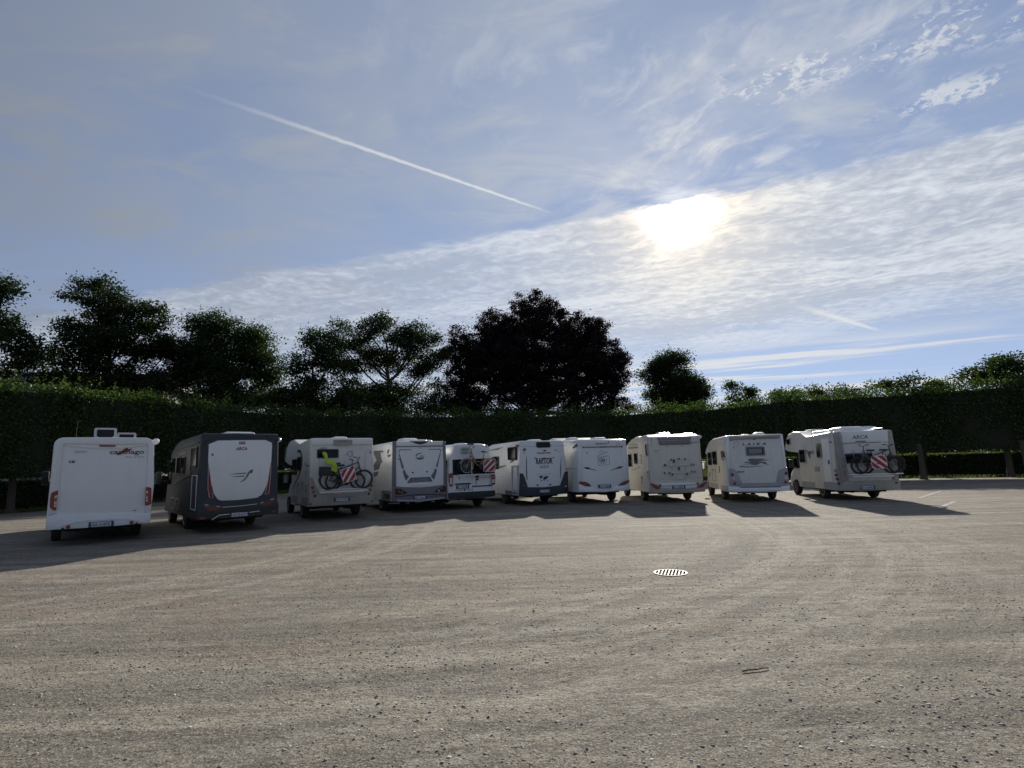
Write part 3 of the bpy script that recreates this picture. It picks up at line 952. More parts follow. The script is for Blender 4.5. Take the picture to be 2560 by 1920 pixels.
# ================================================================= motorhomes
def outline(y, ht, hb, zb, zt, rt, rb, n=5):
    """rounded section across the body at distance y: half widths at top and bottom, bottom and top heights, corner radii"""
    pts = []
    def corner(cx, cz, r, a0, a1):
        for k in range(n + 1):
            a = a0 + (a1 - a0) * k / n
            pts.append((cx + r * math.cos(a), y, cz + r * math.sin(a)))
    corner(ht - rt, zt - rt, rt, 0, math.pi / 2)
    corner(-ht + rt, zt - rt, rt, math.pi / 2, math.pi)
    corner(-hb + rb, zb + rb, rb, math.pi, 1.5 * math.pi)
    corner(hb - rb, zb + rb, rb, 1.5 * math.pi, 2 * math.pi)
    return pts


def homography(src, dst):
    A, b = [], []
    for (x, y), (u, v) in zip(src, dst):
        A.append([x, y, 1, 0, 0, 0, -u * x, -u * y]); b.append(u)
        A.append([0, 0, 0, x, y, 1, -v * x, -v * y]); b.append(v)
    h = np.append(np.linalg.solve(np.array(A, float), np.array(b, float)), 1).reshape(3, 3)
    def f(x, y):
        q = h @ np.array([x, y, 1.0])
        return (float(q[0] / q[2]), float(q[1] / q[2]))
    return f


def text_mb(s, x0, z0, x1, z1, shear=0.0, bold=0.0, spacing=1.0, lean=None):
    """lettering fitted into a box of the panel plane, returned as flat (x,z) geometry"""
    cu = bpy.data.curves.new('t', 'FONT')
    cu.body, cu.shear, cu.offset, cu.space_character = s, shear, bold, spacing
    cu.resolution_u = 3
    ob = bpy.data.objects.new('t', cu)
    COL.objects.link(ob)
    dg = bpy.context.evaluated_depsgraph_get()
    me = bpy.data.meshes.new_from_object(ob.evaluated_get(dg))
    co = np.array([v.co[:] for v in me.vertices])
    fs = [tuple(p.vertices) for p in me.polygons]
    bpy.data.objects.remove(ob)
    bpy.data.curves.remove(cu)
    bpy.data.meshes.remove(me)
    lo, hi = co.min(0), co.max(0)
    X = x0 + (co[:, 0] - lo[0]) / (hi[0] - lo[0]) * (x1 - x0)
    Z = z0 + (co[:, 1] - lo[1]) / (hi[1] - lo[1]) * (z1 - z0)
    return X, Z, fs


class Vehicle:
    def __init__(self, name, label, cat, pos, th, H, zb, quad, w=2.28, wt=None, y_rear=0.0):
        self.root = empty(name, (pos[0], pos[1], 0), R_(th), label, cat, None)
        self.H, self.zb, self.w, self.wt, self.th = H, zb, w, (w - 0.06 if wt is None else wt), R_(th)
        self.pos = Vector((pos[0], pos[1], 0))
        q = self.wt / 2
        self.q = homography(quad, [(-q, H), (q, H), (-w / 2, zb), (w / 2, zb)])   # panel sketch -> metres on the rear wall

    def world(self, x, y, z):
        return self.pos + Matrix.Rotation(self.th, 3, 'Z') @ Vector((x, y, z))

    # ---- rear wall pieces; coordinates are those of the panel sketch
    def P(self, pts):
        return [self.q(*p) for p in pts]

    def panel(self, name, pts, m, proud=0.006, parent=None, r=0.0, back=0.035, bevel=0.0):
        pts = self.P(pts)
        if r > 0:
            pts = rpoly(pts, r)
        return MB().prism(pts, -proud, back).build(name, M[m], parent or self.root, bevel=bevel)

    def line(self, name, pts, m, width=0.012, proud=0.010, parent=None):
        pts = [Vector(p) for p in self.P(pts)]
        mb = MB()
        for a, b in zip(pts[:-1], pts[1:]):
            d = (b - a).normalized() * width / 2
            nn = Vector((-d.y, d.x))
            mb.prism([tuple(a - d * .5 - nn), tuple(b + d * .5 - nn), tuple(b + d * .5 + nn), tuple(a - d * .5 + nn)], -proud, 0.02)
        return mb.build(name, M[m], parent or self.root, smooth=0)

    def disc(self, name, c, r, m, proud=0.02, parent=None, n=18, ring=None):
        x, z = self.q(*c)
        mb = MB().lathe([(0.03, r), (-proud * 0.6, r), (-proud, r * 0.86), (-proud * 1.25, r * 0.4)], c=(x, 0, z), axis='y', n=n)
        o = mb.build(name, M[m], parent or self.root)
        if ring:
            MB().lathe([(0.03, r * 1.2), (-proud * 0.7, r * 1.2), (-proud * 0.7, r * 1.02)], c=(x, 0, z), axis='y', n=n).build('bezel', M[ring], o)
        return o

    def text(self, name, s, box, m, proud=0.010, parent=None, **k):
        x0, z1 = self.q(box[0], box[1])
        x1, z0 = self.q(box[2], box[3])
        X, Z, fs = text_mb(s, x0, z0, x1, z1, **k)
        mb = MB()
        mb.add([(x, -proud, z) for x, z in zip(X, Z)], fs)
        return mb.build(name, M[m], parent or self.root, smooth=0)

    def plate(self, box, s, dark=False):
        pts = self.P([(box[0], box[1]), (box[2], box[1]), (box[2], box[3]), (box[0], box[3])])
        cx = sum(p[0] for p in pts) / 4
        cz = sum(p[1] for p in pts) / 4
        w, h = 0.52, 0.115
        pr = 0.072
        o = MB().box(cx - w / 2, cx + w / 2, -pr, 0.0, cz - h / 2, cz + h / 2).build('number_plate', M['plate'], self.root, bevel=0.006)
        MB().ring(rect(cx - w / 2 - .012, cz - h / 2 - .012, cx + w / 2 + .012, cz + h / 2 + .012), rect(cx - w / 2, cz - h / 2, cx + w / 2, cz + h / 2), -pr - .004, 0.0).build('plate_frame', M['black'], o, smooth=0)
        for sx in (-1, 1):
            MB().box(cx + sx * (w / 2 - 0.022) - 0.021, cx + sx * (w / 2 - 0.022) + 0.021, -pr - 0.002, -pr + .004, cz - h / 2 + .003, cz + h / 2 - .003).build('blue_band', M['plate_blue'], o, smooth=0)
        X, Z, fs = text_mb(s, cx - w / 2 + 0.06, cz - 0.036, cx + w / 2 - 0.06, cz + 0.036, bold=0.02)
        MB().add([(x, -pr - 0.003, z) for x, z in zip(X, Z)], fs).build('plate_lettering', M['decal_dark'], o, smooth=0)
        return o

    # ---- left side pieces; (y forward, z up) in metres
    def side(self, name, pts, m, proud=0.010, parent=None, r=0.0, sgn=-1, depth=0.05):
        if r > 0:
            pts = rpoly(pts, r)
        x = self.w / 2
        return MB().prism(pts, sgn * (x + proud), sgn * (x - depth), axis='x').build(name, M[m], parent or self.root)

    def window(self, y0, z0, y1, z1, sgn=-1, frame='lightgrey', r=0.05):
        f = 0.04
        o = MB().ring(rpoly(rect(y0, z0, y1, z1), r), rpoly(rect(y0 + f, z0 + f, y1 - f, z1 - f), r * 0.7), sgn * (self.w / 2 + 0.018), sgn * (self.w / 2 - 0.05), axis='x').build('window', M[frame], self.root)
        MB().prism(rpoly(rect(y0 + f * .9, z0 + f * .9, y1 - f * .9, z1 - f * .9), r * .7), sgn * (self.w / 2 + 0.026), sgn * (self.w / 2 - 0.05), axis='x').build('pane', M['glass'], o)
        return o

    def hatch_door(self, y0, z0, y1, z1, m='lightgrey', sgn=-1):
        o = MB().ring(rpoly(rect(y0, z0, y1, z1), .04), rpoly(rect(y0 + .022, z0 + .022, y1 - .022, z1 - .022), .03), sgn * (self.w / 2 + 0.008), sgn * (self.w / 2 - 0.04), axis='x').build('service_hatch', M[m], self.root)
        MB().box(*sorted((sgn * (self.w / 2 + 0.02), sgn * (self.w / 2))), (y0 + y1) / 2 - .03, (y0 + y1) / 2 + .03, z1 - .09, z1 - .06).build('latch', M['black'], o, smooth=0)
        return o

    def wheels(self, rear, front, R=0.345, rim='rim', track=None):
        tr = (self.w / 2 - 0.09) if track is None else track
        self.axles, self.R = (rear, front), R
        for y in (rear, front):
            for sx in (-1, 1):
                c = (sx * (tr - 0.11), y, R)
                o = MB().lathe([(-0.105, R * .62), (-0.11, R * .9), (-0.085, R * .985), (-0.04, R), (0.04, R), (0.085, R * .985), (0.11, R * .9), (0.105, R * .62)], c=c, n=28).build('wheel', M['rubber'], self.root)
                k = sx
                rm = MB().lathe([(k * 0.06, R * .63), (k * 0.112, R * .63), (k * 0.112, R * .57), (k * 0.07, R * .52), (k * 0.085, R * .24), (k * 0.105, R * .16)], c=c, n=24)
                rm.build('rim', M[rim], o)
                for j in range(8):
                    a = 2 * math.pi * j / 8
                    MB().lathe([(k * 0.07, R * .075), (k * 0.089, R * .075)], c=(c[0], c[1] + R * .38 * math.cos(a), c[2] + R * .38 * math.sin(a)), n=8).build('rim_hole', M['well'], o)

    def cutter(self, R=None):
        R = R or self.R + 0.085
        mb = MB()
        for y in self.axles:
            for sx in (-1, 1):
                mb.lathe([(sx * (self.w / 2 - 0.40), R), (sx * (self.w / 2 + 0.2), R)], c=(0, y, self.R + 0.02), n=28)
        return mb

    def chassis(self, y0, y1):
        mb = MB()
        for sx in (-1, 1):
            mb.box(sx * 0.48 - 0.05, sx * 0.48 + 0.05, y0 + .12, y1, self.zb - 0.10, self.zb + 0.04)
        mb.box(-0.75, 0.75, y0 + .10, y0 + .18, self.zb - 0.08, self.zb + 0.05)
        for y in self.axles:
            mb.tube([(-self.w / 2 + .2, y, self.R), (self.w / 2 - .2, y, self.R)], 0.045, 8)
        mb.box(-0.55, 0.1, self.axles[0] + .6, self.axles[0] + 1.5, self.zb - 0.17, self.zb + .02)
        mb.box(0.15, 0.75, self.axles[0] - 1.0, self.axles[0] - .5, self.zb - 0.12, self.zb + .02)
        mb.tube([(0.6, self.axles[0] + 2.2, .27), (0.62, self.axles[0] + .5, .27), (0.72, self.axles[0] - .6, .3)], 0.035, 7)
        mb.build('chassis', M['well'], self.root)

    def body(self, secs, m, rr=0.05, name='body', cutit=True, rt=0.08, rb=0.03):
        """secs: (y, top height, bottom height[, half top, half bottom])"""
        L = []
        first = True
        for s in secs:
            y, zt, zb = s[:3]
            ht = s[3] if len(s) > 3 else self.wt / 2
            hb = s[4] if len(s) > 4 else self.w / 2
            if first:
                for a in (90, 60, 30):
                    k = rr * (1 - math.cos(R_(a)))
                    L.append(outline(y + rr * (1 - math.sin(R_(a))), ht - k, hb - k, zb + k * .6, zt - k, max(.02, rt - k), rb))
                y += rr
                first = False
            L.append(outline(y, ht, hb, zb, zt, rt, rb))
        y, zt, zb = secs[-1][:3]
        ht = secs[-1][3] if len(secs[-1]) > 3 else self.wt / 2
        hb = secs[-1][4] if len(secs[-1]) > 4 else self.w / 2
        L.append(outline(y + rr * .7, ht - rr * .3, hb - rr * .3, zb + rr * .3, zt - rr * .3, max(.02, rt - rr * .2), rb))
        L.append(outline(y + rr, ht - rr, hb - rr, zb + rr, zt - rr, max(.02, rt - rr * .5), rb))
        o = MB().loft(L).build(name, M[m], self.root)
        if cutit:
            cut(o, self.cutter(), M['well'])
        return o

    def cab(self, y0, m, top=2.08, hw=0.99):
        """chassis cab in front of the living part"""
        w0 = self.w
        self.w = hw * 2 + 0.06
        s = [outline(y0 - .04, hw - .10, hw, .36, top, .12, .05), outline(y0 + .75, hw - .10, hw, .36, top, .14, .05), outline(y0 + 1.05, hw - .08, hw, .36, top - .28, .14, .05),
             outline(y0 + 1.62, hw - .05, hw, .36, 1.24, .14, .05), outline(y0 + 2.05, hw - .08, hw - .03, .36, 1.06, .14, .06), outline(y0 + 2.25, hw - .16, hw - .10, .40, .86, .12, .06)]
        o = MB().loft(s).build('cab', M[m], self.root)
        cut(o, self.cutter(), M['well'])
        self.w = w0
        for sx in (-1, 1):
            MB().prism(rpoly([(y0 + .12, 1.22), (y0 + 1.32, 1.22), (y0 + .84, 1.92), (y0 + .12, 1.92)], .05), sx * (hw + .006), sx * (hw - .09), axis='x').build('cab_window', M['glass'], self.root)
            mo = MB().box(*sorted((sx * (hw + .10), sx * (hw + .30))), y0 + 1.12, y0 + 1.24, 1.22, 1.62).build('wing_mirror', M['black'], self.root, bevel=0.03)
            MB().tube([(sx * (hw - .03), y0 + 1.2, 1.32), (sx * (hw + .16), y0 + 1.18, 1.36)], .03, 6).build('mirror_arm', M['black'], mo)
            MB().box(*sorted((sx * (hw + .12), sx * (hw + .28))), y0 + 1.112, y0 + 1.119, 1.26, 1.58).build('mirror_glass', M['chrome'], mo, smooth=0)
            MB().prism(rpoly([(sx * (hw - .35), .72), (sx * (hw - .12), .74), (sx * (hw - .12), .92), (sx * (hw - .40), .86)], .03), y0 + 2.235, y0 + 2.20).build('headlight', M['clear'], self.root)
        ws = [(-hw + .16, y0 + 1.60, 1.30), (hw - .16, y0 + 1.60, 1.30), (hw - .22, y0 + .93, top - .14), (-hw + .22, y0 + .93, top - .14)]
        nrm = Vector((0, .72, .70)) * .02
        MB().add([tuple(Vector(p) + nrm) for p in ws] + [tuple(Vector(p) - nrm * 3) for p in ws], [(0, 1, 2, 3), (7, 6, 5, 4), (0, 4, 5, 1), (1, 5, 6, 2), (2, 6, 7, 3), (3, 7, 4, 0)]).build('windscreen', M['glass'], self.root, smooth=0)
        return o

    def roof_box(self, name, x0, x1, y0, y1, z, h, m='white', r=0.04):
        """low rounded housing on the roof"""
        i = min(.10, h * .8)
        a = [(x0, y0), (x1, y0), (x1, y1), (x0, y1)]
        b = [(x0 + i, y0 + i), (x1 - i, y0 + i), (x1 - i, y1 - i), (x0 + i, y1 - i)]
        mb = MB().loft([[(x, y, z - .06) for x, y in rpoly(a, r)], [(x, y, z + h * .45) for x, y in rpoly(a, r)], [(x, y, z + h * .85) for x, y in rpoly([(p[0] * .7 + q[0] * .3, p[1] * .7 + q[1] * .3) for p, q in zip(a, b)], r)],
                        [(x, y, z + h) for x, y in rpoly(b, r)]])
        return mb.build(name, M[m], self.root)

    def awning(self, y0, y1, z, m='white', r=0.065, sgn=1):
        """rolled awning cassette along the roof edge"""
        x = sgn * (self.w / 2 + r * .55)
        mb = MB().lathe([(y0, r * .8), (y0 + .02, r), (y1 - .02, r), (y1, r * .8)], c=(x, 0, z), axis='y', n=14)
        return mb.build('awning_cassette', M[m], self.root)


def mirror_x(pts, cx):
    return [(2 * cx - x, y) for x, y in reversed(pts)]


# ----------------------------------------------------------------- 1: white liner with a smooth recessed rear panel
def motorhome_smooth_rear():
    v = Vehicle('motorhome', 'white motorhome with two open roof hatches and tall red rear lights', 'motorhome', (-11.09, 15.49), 37.5, 2.81, 0.44,
                [(235, 225), (1545, 235), (120, 1415), (1475, 1330)])
    v.wheels(1.95, 5.55)
    v.body([(0.0, 2.81, 0.44), (4.8, 2.83, 0.42), (5.7, 2.78, 0.42), (6.25, 2.45, 0.42, 1.07), (6.75, 1.55, 0.42, 1.04, 1.06), (7.0, 1.05, 0.44, .98, 1.0)], 'white', rr=0.10, rt=0.20)
    v.chassis(0.1, 6.4)
    outer = [(262, 330), (258, 275), (300, 240), (380, 228), (900, 228), (1450, 236), (1510, 262), (1538, 320), (1530, 830), (1478, 1195), (1400, 1200), (1438, 830), (1462, 330), (1440, 318), (900, 322), (375, 312), (352, 330), (300, 830), (262, 1195), (150, 1235), (205, 830)]
    v.panel('rear_frame', outer, 'white_b', 0.045, bevel=0.012)
    v.panel('roof_lip', [(370, 314), (900, 324), (1445, 320), (1440, 335), (1100, 372), (900, 375), (640, 360), (372, 330)], 'white', 0.028)
    v.panel('bumper', [(128, 1408), (150, 1240), (262, 1200), (420, 1222), (900, 1215), (1400, 1200), (1478, 1192), (1470, 1325), (900, 1372)], 'white_b', 0.052, bevel=0.015)
    v.line('bumper_crease', [(262, 1378), (360, 1345), (520, 1308), (680, 1288), (950, 1274), (1180, 1276), (1300, 1292), (1392, 1318)], 'white', 0.035, 0.068)
    for n, pts, inner in (('tail_light', [(203, 935), (290, 905), (263, 1165), (216, 1155), (182, 1120), (186, 1000)], [(243, 975), (281, 962), (265, 1128), (232, 1118)]),
                          ('tail_light', [(1425, 870), (1492, 882), (1487, 1085), (1470, 1100), (1405, 1110)], [(1424, 915), (1450, 925), (1440, 1062), (1418, 1066)])):
        o = v.panel(n, pts, 'red', 0.066, r=0.03)
        for k in range(4):
            t0, t1 = k / 4 + .02, (k + 1) / 4 - .04
            a, b, c, d = (Vector(p) for p in inner)
            v.panel('lens', [tuple(a.lerp(d, t0)), tuple(b.lerp(c, t0)), tuple(b.lerp(c, t1)), tuple(a.lerp(d, t1))], 'clear' if k != 1 else 'orange', 0.070, o)
    v.panel('brake_light', [(820, 327), (1037, 330), (1030, 352), (828, 350)], 'red', 0.05)
    v.text('lettering', 'carthago', (962, 388, 1405, 462), 'decal_dark', 0.010, spacing=1.0, bold=0.012)
    v.panel('red_slash', [(1046, 455), (1066, 430), (1100, 412), (1160, 376), (1200, 362), (1194, 384), (1252, 374), (1236, 396), (1182, 418), (1130, 434), (1092, 458)], 'decal_red', 0.014)
    v.text('model_lettering', 'chic', (1160, 470, 1250, 494), 'decal_pale')
    v.text('model_lettering', 'e-line', (1275, 470, 1410, 494), 'decal_pale')
    v.text('small_lettering', 'VISION', (490, 402, 658, 428), 'decal_pale')
    v.text('fleet_number', '10', (432, 526, 505, 560), 'decal_dark', bold=0.04)
    v.line('small_lettering', [(1255, 1171), (1292, 1169)], 'decal_grey', 0.02)
    v.line('small_lettering', [(1226, 1209), (1306, 1204)], 'decal_grey', 0.012)
    v.plate((680, 1300, 995, 1375), 'GA 216FX')
    v.disc('reflector', (415, 1368), 0.05, 'red', 0.075)
    v.disc('reflector', (1230, 1319), 0.05, 'red', 0.075)
    v.panel('sensor', [(330, 1380), (365, 1378), (365, 1395), (330, 1397)], 'black', 0.07)
    v.panel('sensor', [(1277, 1322), (1308, 1319), (1308, 1334), (1277, 1337)], 'black', 0.07)
    v.awning(0.25, 4.4, 2.72, 'white', 0.085)
    for x0, x1, y, z1, dz in ((-0.22, 0.37, 3.2, 3.28, .02), (0.40, 0.94, 3.8, 3.17, .0)):
        b = MB().box(x0 - .03, x1 + .03, y - .05, y + .62, 2.80, 2.87).build('roof_hatch', M['white'], v.root, bevel=0.015)
        MB().ring(rpoly(rect(x0, 2.85, x1, z1), .06), rpoly(rect(x0 + .07, 2.91, x1 - .07, z1 - .055), .03), y - .03, y + .01).build('hatch_lid', M['lightgrey'], b)
        MB().prism(rpoly(rect(x0 + .06, 2.9, x1 - .06, z1 - .05), .03), y - .015, y).build('lid_pane', M['glass'], b)
        for sx in (x0 + .09, x1 - .09):
            MB().tube([(sx, y - .04, 2.87), (sx, y - .06, 3.0)], .018, 6).build('strut', M['white'], b)
    MB().tube([(-0.66, 5.9, 2.78), (-0.665, 5.95, 3.3), (-0.64, 6.0, 3.72)], .007, 5, r1=.004).build('aerial', M['black'], v.root)
    for sx in (-1, 1):
        o = MB().box(*sorted((sx * 1.32, sx * 1.52)), 6.30, 6.46, 1.50, 1.98).build('wing_mirror', M['black'], v.root, bevel=0.03)
        MB().box(*sorted((sx * 1.34, sx * 1.50)), 6.285, 6.30, 1.56, 1.94).build('mirror_glass', M['glass'], o, smooth=0)
        MB().tube([(sx * 1.08, 6.45, 1.62), (sx * 1.38, 6.40, 1.66)], .035, 6).build('mirror_arm', M['white'], o)
        v.window(2.2, 1.45, 3.3, 2.05, sgn=sx)
        v.window(4.4, 1.40, 5.2, 2.05, sgn=sx)
        v.side('cab_window', [(5.45, 1.35), (6.25, 1.35), (5.95, 2.05), (5.45, 2.05)], 'glass', sgn=sx, r=.05, depth=.10)
    v.side('filler_cap', rect(1.0, 1.05, 1.2, 1.25), 'lightgrey', r=.03)
    MB().add([(-.95, 6.95, 1.25), (.95, 6.95, 1.25), (.9, 6.42, 2.30), (-.9, 6.42, 2.30), (-.95, 6.80, 1.25), (.95, 6.80, 1.25), (.9, 6.28, 2.30), (-.9, 6.28, 2.30)], [(0, 1, 2, 3), (7, 6, 5, 4), (0, 4, 5, 1), (1, 5, 6, 2), (2, 6, 7, 3), (3, 7, 4, 0)]).build('windscreen', M['glass'], v.root, smooth=0)
    return v


# ----------------------------------------------------------------- 2: graphite motorhome with a white tailgate panel
def motorhome_graphite():
    v = Vehicle('motorhome', 'graphite grey motorhome with a white rear panel and red stripes', 'motorhome', (-8.35, 17.46), 38.6, 2.94, 0.45,
                [(600, 135), (1775, 150), (530, 1400), (1740, 1340)])
    v.wheels(2.45, 5.55)
    v.body([(0.0, 2.94, 0.45), (3.8, 2.90, 0.42), (4.35, 2.84, 0.42), (5.3, 2.6, 0.42), (6.1, 2.0, 0.42, 1.06), (6.7, 1.3, .42, 1.02, 1.05), (6.95, 0.95, .45, .95, .98)], 'grey', rr=0.06, rt=0.09)
    v.chassis(0.1, 6.3)
    v.panel('rear_cap', [(612, 160), (1100, 140), (1765, 165), (1768, 260), (1715, 250), (1600, 208), (1100, 204), (850, 208), (680, 248), (605, 300)], 'grey', 0.03)
    v.panel('dark_brow', [(690, 262), (850, 216), (1100, 212), (1600, 214), (1705, 250), (1690, 330), (1665, 330), (1660, 280), (1560, 240), (1100, 241), (850, 245), (716, 300), (706, 480), (690, 480)], 'decal_dark', 0.02)
    v.panel('white_panel', [(715, 300), (850, 246), (1100, 243), (1560, 241), (1660, 282), (1664, 340), (1650, 560), (1600, 830), (1560, 960), (1500, 1060), (1430, 1100), (1130, 1130), (900, 1132), (845, 1115), (790, 1030), (745, 830), (706, 560)], 'white_b', 0.03, bevel=0.006)
    for pts in ([(710, 600), (722, 690), (746, 840), (776, 1097), (728, 1086), (706, 960)], [(1646, 610), (1628, 820), (1605, 1042), (1552, 1056), (1592, 880), (1625, 720)]):
        v.panel('stripe_border', [(p[0] * 1.0 + (4 if p[0] > 735 and p[0] < 900 else -4 if p[0] < 735 else (5 if p[0] > 1600 else -5)), p[1] + 3) for p in pts], 'decal_white', 0.033)
        v.panel('red_stripe', pts, 'decal_red', 0.036)
    v.panel('black_wedge', [(752, 900), (790, 1030), (846, 1113), (782, 1100)], 'decal_dark', 0.034)
    v.panel('black_wedge', [(1572, 925), (1548, 1056), (1488, 1078), (1530, 1010)], 'decal_dark', 0.034)
    v.panel('bumper', [(560, 1180), (620, 1150), (700, 1095), (845, 1120), (900, 1136), (1130, 1134), (1430, 1104), (1620, 1040), (1715, 1085), (1752, 1210), (1742, 1336), (1100, 1380), (535, 1396)], 'grey', 0.045, bevel=0.01)
    v.panel('skirt', [(545, 1312), (900, 1310), (1300, 1290), (1742, 1232), (1738, 1338), (1100, 1384), (538, 1400)], 'black', 0.058)
    for pts in ([(608, 1165), (700, 1188), (905, 1214), (916, 1230), (862, 1270), (780, 1281), (680, 1256), (638, 1215)], [(1425, 1182), (1600, 1140), (1712, 1100), (1692, 1152), (1622, 1206), (1520, 1226), (1450, 1206)]):
        o = v.panel('tail_light', pts, 'darkred', 0.062)
        ys = sorted(pts, key=lambda p: p[0])
        a = ys[0]
        b = ys[-1]
        v.line('lens', [(a[0] + 55, a[1] + (22 if a[0] < 1000 else -6)), (a[0] + 95, a[1] + (28 if a[0] < 1000 else -14))], 'clear', 0.022, 0.066, o)
        v.line('lens', [(b[0] - 85, b[1] + (-16 if a[0] < 1000 else 30)), (b[0] - 40, b[1] + (-12 if a[0] < 1000 else 18))], 'clear', 0.022, 0.066, o)
    v.line('chrome_strip', [(916, 1229), (1180, 1214), (1425, 1190)], 'chrome', 0.012, 0.052)
    v.line('chrome_strip', [(760, 1405), (865, 1342), (1015, 1330)], 'chrome', 0.016, 0.064)
    v.line('chrome_strip', [(1312, 1310), (1460, 1294)], 'chrome', 0.016, 0.064)
    v.panel('reflector', [(580, 1368), (660, 1366), (655, 1392), (582, 1396)], 'red', 0.062)
    v.panel('reflector', [(1640, 1300), (1700, 1292), (1700, 1312), (1640, 1320)], 'red', 0.062)
    v.text('lettering', 'ARCA', (1120, 345, 1287, 392), 'decal_red', 0.036, shear=0.12, bold=0.03)
    v.panel('badge', [(1166, 264), (1254, 262), (1256, 282), (1166, 284)], 'decal_red', 0.034)
    v.text('badge_lettering', 'arca', (1178, 267, 1244, 280), 'decal_white', 0.036)
    v.line('badge_line', [(1166, 297), (1256, 294)], 'decal_red', 0.03, 0.034)
    v.text('fleet_number', '8', (754, 437, 784, 472), 'decal_dark', 0.036, bold=0.04)
    v.panel('bird_emblem', [(1165, 866), (1215, 843), (1258, 798), (1290, 732), (1320, 697), (1345, 683), (1372, 683), (1370, 715), (1355, 736), (1322, 738), (1290, 792), (1245, 842), (1200, 863)], 'decal_grey', 0.036)
    v.panel('bird_emblem', [(1000, 750), (1120, 736), (1270, 725), (1262, 742), (1130, 748)], 'decal_grey', 0.036)
    v.panel('bird_emblem', [(1030, 786), (1140, 776), (1250, 768), (1236, 786), (1130, 789)], 'decal_grey', 0.036)
    v.plate((1015, 1310, 1310, 1365), 'GE 051DT')
    v.roof_box('air_conditioner', -0.27, 0.66, 1.0, 2.0, 2.93, 0.13)
    v.awning(0.2, 4.2, 2.76, 'white', 0.075)
    v.window(3.05, 1.76, 4.75, 2.34, frame='black')
    v.side('window_bar', rect(3.80, 1.78, 3.87, 2.32), 'lightgrey', 0.032)
    v.window(2.25, 1.76, 2.85, 2.32, frame='black')
    v.window(0.24, 1.95, 1.20, 2.56, frame='black')
    v.side('dark_swoosh', [(4.9, 1.38), (4.2, 1.5), (3.4, 1.68), (2.2, 1.76), (1.5, 2.0), (1.25, 2.55), (1.22, 2.1), (1.3, 1.9), (1.0, 1.72), (2.0, 1.62), (3.2, 1.5), (4.2, 1.38)], 'decal_dark', 0.006)
    v.side('red_flash', [(2.1, 2.42), (3.6, 2.40), (3.3, 2.44), (2.2, 2.46)], 'decal_red', 0.006)
    v.hatch_door(0.12, 0.70, 0.92, 1.72, 'decal_white')
    v.hatch_door(3.90, 0.58, 4.72, 0.95)
    v.hatch_door(3.04, 0.60, 3.66, 0.95)
    v.side('seam', [(0.1, 2.66), (4.6, 2.58), (4.6, 2.61), (0.1, 2.69)], 'black', 0.006)
    v.side('skirt', [(0.06, .45), (1.95, .45), (1.95, .62), (0.06, .62)], 'black', 0.008)
    v.side('skirt', [(2.95, .43), (4.95, .43), (4.95, .58), (2.95, .58)], 'black', 0.008)
    v.side('cab_window', [(4.95, 1.4), (5.9, 1.4), (5.5, 2.1), (4.95, 2.2)], 'glass', 0.012, r=.05, depth=.12)
    v.side('cab_window', [(4.95, 1.4), (5.9, 1.4), (5.5, 2.1), (4.95, 2.2)], 'glass', 0.012, r=.05, depth=.12, sgn=1)
    v.window(1.2, 1.5, 2.4, 2.2, sgn=1, frame='black')
    for sx in (-1, 1):
        o = MB().box(*sorted((sx * 1.28, sx * 1.48)), 6.1, 6.25, 1.40, 1.85).build('wing_mirror', M['grey'], v.root, bevel=0.03)
        MB().tube([(sx * 1.05, 6.2, 1.5), (sx * 1.35, 6.17, 1.52)], .035, 6).build('mirror_arm', M['black'], o)
    return v


